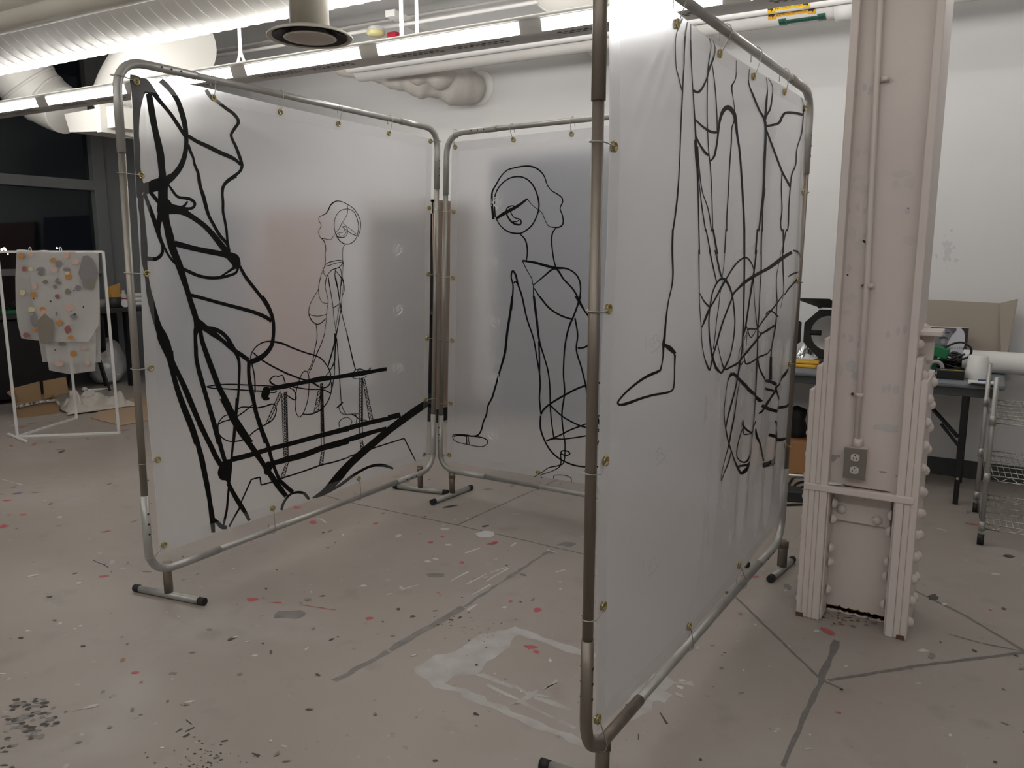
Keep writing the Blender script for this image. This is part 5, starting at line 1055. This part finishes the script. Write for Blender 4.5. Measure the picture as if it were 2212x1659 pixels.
for pts in ([(1738, 1040), (1722, 1044), (1712, 1056), (1720, 1062), (1745, 1068)], [(1742, 1050), (1718, 1054), (1705, 1050), (1710, 1036), (1725, 1022), (1745, 1018)], [(1690, 1091), (1715, 1090), (1760, 1089)], [(1718, 1072), (1730, 1074), (1745, 1072)]): cbl.tube(cr3([V((q.x, q.y, .008)) for q in [on_floor(x, y, .008) for x, y in pts]], 6), .0075, 8)
tag(cbl.build('floor_cable', M['black']), 'loose black cables looping on the floor under the table', 'cables')

# ================================================================== wire shelving cart
ct = thing('wire_cart', 'chrome wire shelving cart on black casters at the right edge', 'cart', (.5, 5.03, 0))
XS, YS = (.031, 1.0), (4.73, 5.335); 
for x_ in XS:
    for y_ in YS:
        x_ -= .038 if y_ > 5 else 0; MB().tube([(x_, y_, .10), (x_, y_, .915)], .0125, 12).build('post', M['galv'], ct)
        cs_ = MB(); cs_.tube([(x_-.016, y_, .03), (x_+.016, y_, .03)], .03, 18); cw = cs_.build('caster', M['black'], ct); MB().bar((x_, y_, .055), (x_, y_, .105), .02, .02).build('caster_stem', M['galv'], cw)
for z_ in (.70, .388, .118):
    s_ = MB()
    for y_ in YS:
        for dz in (0, -.028): s_.tube([(XS[0], y_, z_+dz), (XS[1], y_, z_+dz)], .0035, 6)
        n = 22; s_.tube([(XS[0]+.02+(XS[1]-XS[0]-.04)*k/n, y_, z_-.028*(k % 2)) for k in range(n+1)], .002, 5)
    for x_ in XS:
        for dz in (0, -.028): s_.tube([(x_, YS[0], z_+dz), (x_-.038, YS[1], z_+dz)], .0035, 6)
    for k in range(1, 5): y_ = YS[0]+(YS[1]-YS[0])*k/5; s_.tube([(XS[0], y_, z_-.004), (XS[1], y_, z_-.004)], .003, 6)
    for k in range(1, 34): x_ = XS[0]+(XS[1]-XS[0])*k/34; s_.tube([(x_, YS[0], z_+.001), (x_-.038, YS[1], z_+.001)], .0013, 5)
    so = s_.build('wire_shelf', M['chrome'], ct)
    for x_ in XS:
        for y_ in YS: xx = x_-(.038 if y_ > 5 else 0); MB().cyl((xx, y_, z_-.04), (xx, y_, z_+.012), .018, .0155, 12).build('corner_sleeve', M['galv'], so)
# ================================================================== clothes rack with sheer fabric (left)
P1, P2, P3 = V((-7.095, 3.26, 0)), V((-6.48, 3.805, 0)), V((-7.43, 3.955, 0)); HZ = 1.585; rw = M['rackw']; w_ = .019
rk = thing('clothes_rack', 'thin white steel tube rack draped with sheer fabric, left by the windows', 'rack', (-7, 3.67, 0))
up = V((0, 0, HZ))
for p in (P1, P2, P3): MB().bar(p, p+up, w_, w_).build('post', rw, rk, .002)
for a, b in ((P1, P2), (P1, P3)):
    MB().bar(a+V((0, 0, w_/2)), b+V((0, 0, w_/2)), w_, w_).build('base_bar', rw, rk, .002); MB().bar(a+up, b+up, w_, w_).build('top_bar', rw, rk, .002)
f0, f1 = on_floor(18, 937, .01), on_floor(57, 954, .01); MB().bar(f0, f1, .022, .016).build('foot_bar', rw, rk, .003)
bd0 = (P2-P1).normalized(); bn = V((bd0.y, -bd0.x, 0))            # towards the camera
def bp(x, y, o): return on_plane(x, y, P1+bn*o, bn)
def cloth_flap(mb, top, right, bottom, left, o, amp, N_=26, ph=0.):
    T, R_, B_, L_ = [resample(e, N_) for e in (top, right, bottom, left)]
    def g(E, t): i = min(N_-1, int(t*N_)); f = t*N_-i; return V(E[i]).lerp(V(E[i+1]), f)
    def S(u, v):
        q = (g(T, u)*(1-v)+g(B_, u)*v)+(g(L_, v)*(1-u)+g(R_, v)*u)-((V(T[0])*(1-v)+V(B_[0])*v)*(1-u)+(V(T[-1])*(1-v)+V(B_[-1])*v)*u)
        return bp(q.x, q.y, o+amp*v*(.3+.7*abs(math.sin(u*PI*1.1)))*math.sin(u*19+v*2.2+ph)+amp*.4*math.sin(v*9+u*5)*v)
    mb.grid(S, N_, N_)
sc = thing('sheer_fabric', 'sheer off white fabric with orange and mauve petal stains over the rack bar', 'fabric', (P1+P2)/2+V((0, 0, .8)))
m_ = MB(); cloth_flap(m_, [(36, 543), (120, 544), (212, 547)], [(212, 547), (214, 600), (215, 650), (214, 700), (192, 738)], [(46, 731), (75, 735), (120, 738), (192, 738)], [(36, 543), (33, 600), (34, 660), (38, 700), (46, 731)], .034, .012)
m_.build('front_flap', SHEER, sc)
m_ = MB(); cloth_flap(m_, [(60, 543), (120, 544), (213, 547)], [(213, 547), (216, 660), (218, 783)], [(92, 782), (140, 784), (218, 783)], [(60, 543), (78, 700), (92, 782)], -.03, .012, ph=1.2); m_.build('rear_flap', SHEER, sc)
m_ = MB(); cloth_flap(m_, [(92, 720), (150, 720), (207, 718)], [(207, 718), (207, 760), (206, 801)], [(104, 803), (150, 810), (206, 801)], [(92, 720), (100, 760), (106, 800)], -.006, .01, ph=2.); m_.build('inner_flap', SHEER, sc)
m_ = MB()
for k in range(12): t0 = .05+.83*k/12; 
m_.grid(lambda u, v: bp(36+176*u, 543+4*u, .034*math.cos(PI*v))+V((0, 0, .012*math.sin(PI*v)+.004*math.sin(u*23))), 24, 8); m_.build('fold', SHEER, sc)
sp = MB()
SP = [mat('petal orange', (.50, .25, .07), .8), mat('petal pink', (.62, .42, .36), .8), mat('petal mauve', (.24, .22, .225), .8), mat('petal plum', (.33, .12, .11), .8), mat('petal yellow', (.66, .58, .34), .8), mat('leaf taupe', (.23, .205, .17), .8), mat('petal dark', (.06, .045, .045), .8)]
def petal(x, y, w, h, mi, o=.05, ang=0.):
    w *= 1.18; h *= 1.18
    n = 12; pts = []
    for k in range(n):
        r = rnd.uniform(.75, 1.05); dx, dy = w*r*math.cos(2*PI*k/n)/2, h*r*math.sin(2*PI*k/n)/2; pts.append(bp(x+dx*math.cos(ang)-dy*math.sin(ang), y+dx*math.sin(ang)+dy*math.cos(ang), o+.0004*mi))
    sp.flat(pts, mi)
for q in [(45, 553, 12, 14, 0), (66, 549, 11, 10, 1), (114, 562, 14, 9, 0), (142, 552, 14, 12, 1), (156, 546, 14, 5, 1), (162, 566, 14, 11, 1), (127, 570, 14, 14, 2), (117, 583, 13, 12, 1), (52, 581, 10, 11, 3), (66, 581, 10, 8, 4), (88, 582, 18, 10, 2), (89, 590, 16, 9, 5),
          (144, 583, 16, 8, 2), (147, 597, 14, 12, 0), (145, 590, 10, 8, 4), (98, 609, 11, 9, 5), (124, 604, 6, 6, 5), (125, 610, 14, 7, 5, .05, .4), (119, 619, 8, 9, 5), (146, 630, 12, 12, 5), (168, 622, 13, 11, 2), (190, 590, 36, 70, 2), (195, 612, 17, 26, 5), (75, 618, 10, 12, 1),
          (72, 637, 13, 13, 0), (124, 641, 10, 10, 3), (150, 665, 18, 14, 1), (145, 666, 8, 10, 0), (92, 668, 14, 9, 0), (94, 676, 16, 12, 1), (68, 669, 14, 11, 4), (97, 710, 34, 60, 5), (73, 691, 14, 26, 2), (84, 696, 14, 9, 0), (128, 698, 14, 12, 0), (146, 711, 13, 17, 3), (159, 684, 14, 12, 2),
          (74, 712, 10, 7, 0), (57, 724, 15, 11, 3), (153, 729, 13, 9, 0), (109, 651, 4, 4, 6), (73, 645, 3, 3, 6), (180, 663, 3, 4, 6), (122, 678, 5, 9, 2), (48, 632, 12, 12, 4), (161, 679, 5, 5, 6), (160, 627, 3, 3, 6), (105, 702, 8, 8, 4)]: petal(*q)
for q in [(159, 764, 16, 12, 0, .006), (119, 756, 3, 3, 6, .006), (133, 743, 16, 8, 5, .006), (182, 752, 12, 10, 1, .006), (190, 785, 9, 8, 1, .006), (128, 786, 18, 10, 1, .006)]: petal(*q)
sp.build('petal_stain', SP, sc)
pin = MB()
for x_ in (65, 131): a = bp(x_, 540, .0); pin.torus(a, bd0, .022, .004, 14, 6)
pin.build('bar_loop', rw, rk)

# ================================================================== bench and clutter under the night windows
wb = thing('work_bench', 'long dark work bench under the night windows', 'bench', (-9.05, 3.5, 0)); BZ = .945
MB().bb((-9.4, -1.5, BZ-.05), (-8.72, 5.64, BZ)).build('bench_top', M['darkgrey'], wb, .005)
for y_ in (5.4, 3.6, 1.6): MB().bb((-8.85, y_-.035, 0), (-8.78, y_+.035, BZ-.05)).bb((-9.36, y_-.035, 0), (-9.29, y_+.035, BZ-.05)).build('leg', M['black'], wb)
MB().bb((-9.39, -1.4, .25), (-9.36, 5.6, BZ-.05)).build('back_panel', M['black'], wb)
MB().bb((-9.3, -1.4, .28), (-8.85, 3.55, .31)).build('lower_shelf', M['black'], wb)
def on_b(x, y): return on_floor(x, y, BZ)
def setb(x, y): q = on_b(x, y); q.x = max(-9.3, min(-8.78, q.x)); q.z = BZ; return q
def bpt(x, y, X): return on_x(x, y, X)
c = bpt(248, 662, -8.85); c.z = BZ+.001; pt = MB().lathe([(.05, 0), (.068, .0), (.075, .125), (.07, .125), (.06, .02)], c, seg=20); tag(pt.build('dark_pot', M['darkgrey']), 'dark pot holding a yellow paper bag on the bench', 'pot')
m_ = MB(); m_.add([c+V(q) for q in ((-.05, -.05, .06), (.05, -.05, .06), (.05, .05, .06), (-.05, .05, .06), (-.03, -.07, .24), (.03, -.06, .25), (.03, .07, .29), (-.03, .07, .27))], [(0, 1, 5, 4), (1, 2, 6, 5), (2, 3, 7, 6), (3, 0, 4, 7), (0, 3, 2, 1)]); tag(m_.build('paper_bag', M['amber']), 'crumpled yellow paper bag standing in the dark pot', 'bag')
c = bpt(268, 658, -8.95); c.z = BZ+.001; bt_ = thing('white_bottle', 'white bottle with a red mark on the bench beside the dark pot', 'bottle', c); MB().lathe([(.0, 0), (.036, 0), (.038, .12), (.03, .15), (.016, .165)], c, seg=20).build('body', M['white'], bt_); MB().lathe([(.018, .163), (.018, .195), (0, .196)], c, seg=16).build('cap', M['ivory'], bt_); MB().lathe([(.0385, .09), (.0385, .1)], c, seg=20).build('red_mark', M['red'], bt_)
c = bpt(271, 661, -8.8); c.z = BZ+.048; rl2 = MB().tube([c, c+V((-.14, .03, 0))], .046, 20); tag(rl2.build('white_roll', M['white']), 'white roll lying end on at the bench edge below the bottle', 'roll')
for k, (y_, lab) in enumerate(((657, 'lowest folded white cloth of the pile at the right end of the bench'), (648, 'middle folded white cloth of the pile at the right end of the bench'), (640, 'topmost folded white cloth of the pile at the right end of the bench'))):
    c = bpt(301, 656, -8.95); m_ = MB().tube([V((c.x, c.y-.12, BZ+.026+.052*k)), V((c.x, c.y+.12, BZ+.026+.052*k))], .026, 12); o = m_.build('folded_cloth', M['foam']); tag(o, lab, 'cloth', 'folded white cloths on the bench')
c = bpt(222, 655, -8.95); c.z = BZ+.001; tag(MB().lathe([(0, 0), (.05, 0), (.055, .1), (0, .1)], c, seg=16).build('grey_jar', mat('grey jar', (.18, .18, .17), .5)), 'grey jar on the bench just right of the hanging fabric', 'jar')
lf = MB(); c = bpt(10, 655, -8.9); c.z = BZ
for k in range(46):
    a, b = rnd.uniform(0, 2*PI), rnd.uniform(.3, 1); d_ = V((math.cos(a)*.16*b, math.sin(a)*.2*b, rnd.uniform(.0, .16))); q = c+d_; w2 = V((math.sin(a), -math.cos(a), .3))*.022; l2 = V((math.cos(a), math.sin(a), rnd.uniform(-.3, .6)))*.06
    lf.add([q, q+l2*.5+w2, q+l2, q+l2*.5-w2], [(0, 1, 2, 3)])
tag(lf.build('potted_foliage', mat('dark leaf', (.03, .042, .016), .6)), 'dim leafy greenery on the bench at the far left edge', 'plant')
c = bpt(22, 668, -8.85); c.z = BZ+.02; tag(MB().box(c, (.1, .16, .04)).build('green_tray', M['green'], bev=.004), 'small green tray on the bench behind the rack post', 'tray')
# stool / chair with a black shell
ch = thing('black_chair', 'black shell chair with tube legs half hidden behind the hanging fabric', 'chair', (-8.95, 4.93, 0))
bk = MB(); cx, cy = -8.95, 4.93
def sh_(u, v):
    a = -1.1+2.2*u; return V((cx+.22*math.cos(a+.6), cy+.22*math.sin(a+.6), .46+.42*v+.02*math.sin(PI*u)))
bk.grid(sh_, 14, 10); bk.build('shell_back', M['black'], ch, thick=.012)
bk = MB(); bk.lathe([(0, .44), (.2, .445), (.225, .47)], (cx, cy, 0), seg=28); bk.build('seat', M['black'], ch, thick=.01)
for a in (.4, 1.9, 3.5, 5.2):
    l = MB(); l.tube(cr3([(cx+.06*math.cos(a), cy+.06*math.sin(a), .43), (cx+.17*math.cos(a), cy+.17*math.sin(a), .4), (cx+.23*math.cos(a), cy+.23*math.sin(a), .2), (cx+.28*math.cos(a), cy+.28*math.sin(a), .0)], 5), .013, 10); l.build('leg', M['black'], ch)
# bag of wadding
bg = thing('plastic_bag', 'clear plastic bag of white wadding on the floor under the bench end', 'bag', (-9.2, 5.33, 0))
def blob(c, r, seed, amp):
    rr = random.Random(seed); ph = [rr.uniform(0, 6) for _ in range(6)]
    m_ = MB(); N1, N2 = 44, 30
    def f(u, v):
        a, t = 2*PI*u, PI*v; k = 1+amp*(math.sin(a*3+ph[0]+t*2)+.7*math.sin(a*5+ph[1]-t*5)+.5*math.sin(t*9+ph[2]+a*2)+.35*math.sin(a*11+t*13+ph[3])); z_ = .5-.5*math.cos(t); wv = math.sin(t)**.6
        return V(c)+V((r[0]*k*wv*math.cos(a)*(1-.25*z_), r[1]*k*wv*math.sin(a)*(1-.25*z_), r[2]*z_*(1+.3*amp*math.sin(a*4))))
    m_.grid(f, N1, N2); return m_
blob((-9.2, 5.33, .006), (.2, .24, .55), 3, .06).build('film', BAG, bg); blob((-9.2, 5.33, .02), (.17, .2, .46), 5, .06).build('wadding', mat('wadding', (.92, .92, .92), .8, 0, None, (30, .6)), bg)
tx = MB(); vs, fs = text_mesh('oz', .07); o3 = V((-9.05, 5.11, .33)); e1 = V((.62, .78, 0)); tx.add([o3+V((.01, 0, 0))+e1*v.x+V((0, 0, v.y)) for v in vs], fs); tx.build('printing', M['darkgrey'], bg)
# cardboard box, flaps, spattered stick, black crate
bxo = thing('cardboard_carton', 'open brown cardboard carton on the floor behind the clothes rack', 'carton', (-8.1, 4.0, 0))
A_, B_ = on_floor(40, 903), on_floor(128, 893); dxb = (B_-A_).normalized(); nb_ = V((-dxb.y, dxb.x, 0)); nb_ = -nb_ if nb_.x > 0 else nb_
m_ = MB(); hB = .15; tk = .006
for p0, p1 in ((A_, B_), (B_, B_+nb_*.35), (B_+nb_*.35, A_+nb_*.35), (A_+nb_*.35, A_)): m_.bar(p0+V((0, 0, hB/2)), p1+V((0, 0, hB/2)), tk, hB)
m_.bar((A_+B_)/2+V((0, 0, .004))-dxb*.0+nb_*.0, (A_+B_)/2+nb_*.35+V((0, 0, .004)), (B_-A_).length, tk); m_.build('body', M['card'], bxo)
def flap(px, off): 
    o_ = A_+nb_*off; P = [on_plane(x, y, o_, nb_) for x, y in px]; MB().prism(P, nb_*.006).build('flap', M['card'], bxo)
flap([(30, 838), (85, 824), (91, 866), (44, 876)], .34); flap([(93, 823), (142, 814), (149, 848), (96, 862)], .3); flap([(14, 848), (30, 838), (44, 876)], .36)
stk_ = MB(); sp_ = [on_plane(x, y, A_-nb_*.02, nb_) for x, y in ((36, 880), (60, 874), (90, 868), (118, 866), (128, 874))]; stk_.tube(cr3(sp_, 6), .014, 8); so_ = tag(stk_.build('spattered_stick', mat('spatter', (.03, .03, .03), .6, 0, (42, (.75, .74, .72), 1.))), 'black stick spattered with white paint lying on the cardboard carton', 'stick')
cr_ = thing('black_crate', 'black crate stained with green paint on the floor at the far left', 'crate', (-8.9, 3.4, 0))
m_ = MB(); m_.bb((-8.68, 2.6, 0), (-8.25, 3.62, .02)).bb((-8.68, 2.6, .02), (-8.65, 3.62, .42)).bb((-8.28, 2.6, .02), (-8.25, 3.62, .42)).bb((-8.65, 3.59, .02), (-8.28, 3.62, .42)).bb((-8.65, 2.6, .02), (-8.28, 2.63, .42)); m_.build('crate', mat('green stained black', (.008, .009, .009), .6, 0, (5, (.006, .05, .02), .8)), cr_)
for y_, z_ in ((2.62, .43), (3.6, .43)): MB().tube([(-8.26, 2.62, z_), (-8.26, 3.6, z_)], .012).build('rim', M['darkgrey'], cr_) if y_ < 3 else None
tag(MB().bb((-9.28, 3.7, .05), (-8.8, 4.5, .88)).build('dark_cabinet', M['black'], bev=.005), 'black cabinet under the bench behind the hanging fabric', 'cabinet')
# drop cloth and flat cardboard
fc = MB(); fc.prism([on_floor(x, y, .003) for x, y in ((196, 903), (230, 912), (262, 920), (335, 905), (340, 862), (300, 858), (240, 868))], (0, 0, .006)); tag(fc.build('flat_cardboard', mat('flat card', (.45, .32, .215), .75)), 'flattened sheet of cardboard on the floor under the canvas cloth', 'cardboard')
cl = MB(); ca, cb_, cc, cd_ = on_floor(122, 880), on_floor(150, 900), on_floor(322, 876), on_floor(185, 858)
def dc_(u, v):
    q = (ca*(1-v)+cb_*v)*(1-u)+(cd_*(1-v)*1.0+cc*v*1.0)*u if False else (ca*(1-u)+cd_*u)*(1-v)+(cb_*(1-u)+cc*u)*v
    e = min(1, 5*min(u, 1-u, v, 1-v)); h_ = .02+.03*math.sin(u*19+v*7)+.03*math.sin(v*17-u*6)+.018*math.sin(u*37+v*21)+.05*max(0, 1-((u-.25)**2+(v-.4)**2)*9)
    return V((q.x+.03*math.sin(v*11), q.y+.03*math.sin(u*12), .016+max(0, h_+.03)*e+.02*e))
cl.grid(dc_, 44, 28); tag(cl.build('canvas_cloth', M['linen'], thick=.004), 'crumpled pale canvas drop cloth heaped on the floor behind the rack', 'cloth')
c = on_floor(183, 846); m_ = MB().ball(c+V((0, 0, .03)), .03, sq=(1.2, 1, .9)).tube([c+V((.03, .02, .012)), c+V((.08, .16, .012)), c+V((.1, .26, .012))], [.02, .014, .008], 8); tag(m_.build('paper_scrap', M['white']), 'crumpled white paper scrap on the floor beyond the drop cloth', 'scrap')

# ================================================================== things along the back wall, softened behind the sheets
cab = thing('tall_cabinet', 'tall brown open cabinet with dark inside, seen between the left and middle screens', 'cabinet', (-4.7, 5.9, 0))
cx0, cx1, cyf, cyb, ch_ = -5.05, -4.35, 5.62, 6.13, on_y(935, 431, 5.62).z
MB().bb((cx0, cyf, .13), (cx0+.02, cyb, ch_)).build('side_panel', M['wood'], cab); MB().bb((cx1-.012, cyf, .13), (cx1, cyb, ch_)).build('side_panel', M['wood'], cab)
MB().bb((cx0, cyf-.0, ch_-.12), (cx1, cyf+.02, ch_)).bb((cx0, cyf, ch_-.02), (cx1, cyb, ch_)).build('top_panel', M['cardg'], cab)
MB().bb((cx0+.02, cyb-.02, .13), (cx1-.02, cyb, ch_-.02)).build('back_panel', M['black'], cab); MB().bb((cx0+.02, cyf+.1, .15), (cx1-.02, cyb-.02, .17)).bb((cx0+.02, cyf+.15, 1.0), (cx1-.02, cyb-.02, 1.02)).build('shelf', M['darkgrey'], cab)
MB().bb((cx0+.01, cyf+.02, 0), (cx1-.01, cyb, .13)).build('plinth', M['black'], cab)
def lean(name, x0, x1, h, m, lab, cat, yf=5.85):
    tag(MB().prism([V((x0, yf, .0)), V((x1, yf, .0)), V((x1, Y1-.03, h)), V((x0, Y1-.03, h))], (0, -.025, 0)).build(name, m, bev=.003), lab, cat)
lean('plywood_sheet', -7.0, -5.9, 2.05, mat('reddish ply', (.33, .15, .11), .65, 0, (3, (.27, .125, .09), .6)), 'reddish brown plywood sheet leaning on the back wall behind the left screen', 'board')
lean('grey_canvas', -8.7, -7.25, 2.1, mat('slate canvas', (.075, .09, .16), .7), 'large slate grey canvas leaning on the back wall behind the left screen', 'canvas', 5.9)

# ================================================================== surroundings and colour management
w = bpy.data.worlds.new('world'); bpy.context.scene.world = w; w.use_nodes = True
w.node_tree.nodes['Background'].inputs[0].default_value = (.010, .012, .016, 1); w.node_tree.nodes['Background'].inputs[1].default_value = .25
sc_ = bpy.context.scene
sc_.view_settings.view_transform = 'Standard'; sc_.view_settings.look = 'None'; sc_.view_settings.gamma = 1.; sc_.view_settings.use_curve_mapping = False
sc_.view_settings.exposure = EXPOSURE

cy_ = sc_.cycles
cy_.adaptive_threshold = .02; cy_.max_bounces = 6; cy_.diffuse_bounces = 3; cy_.glossy_bounces = 2; cy_.transmission_bounces = 4; cy_.transparent_max_bounces = 10; cy_.caustics_refractive = True
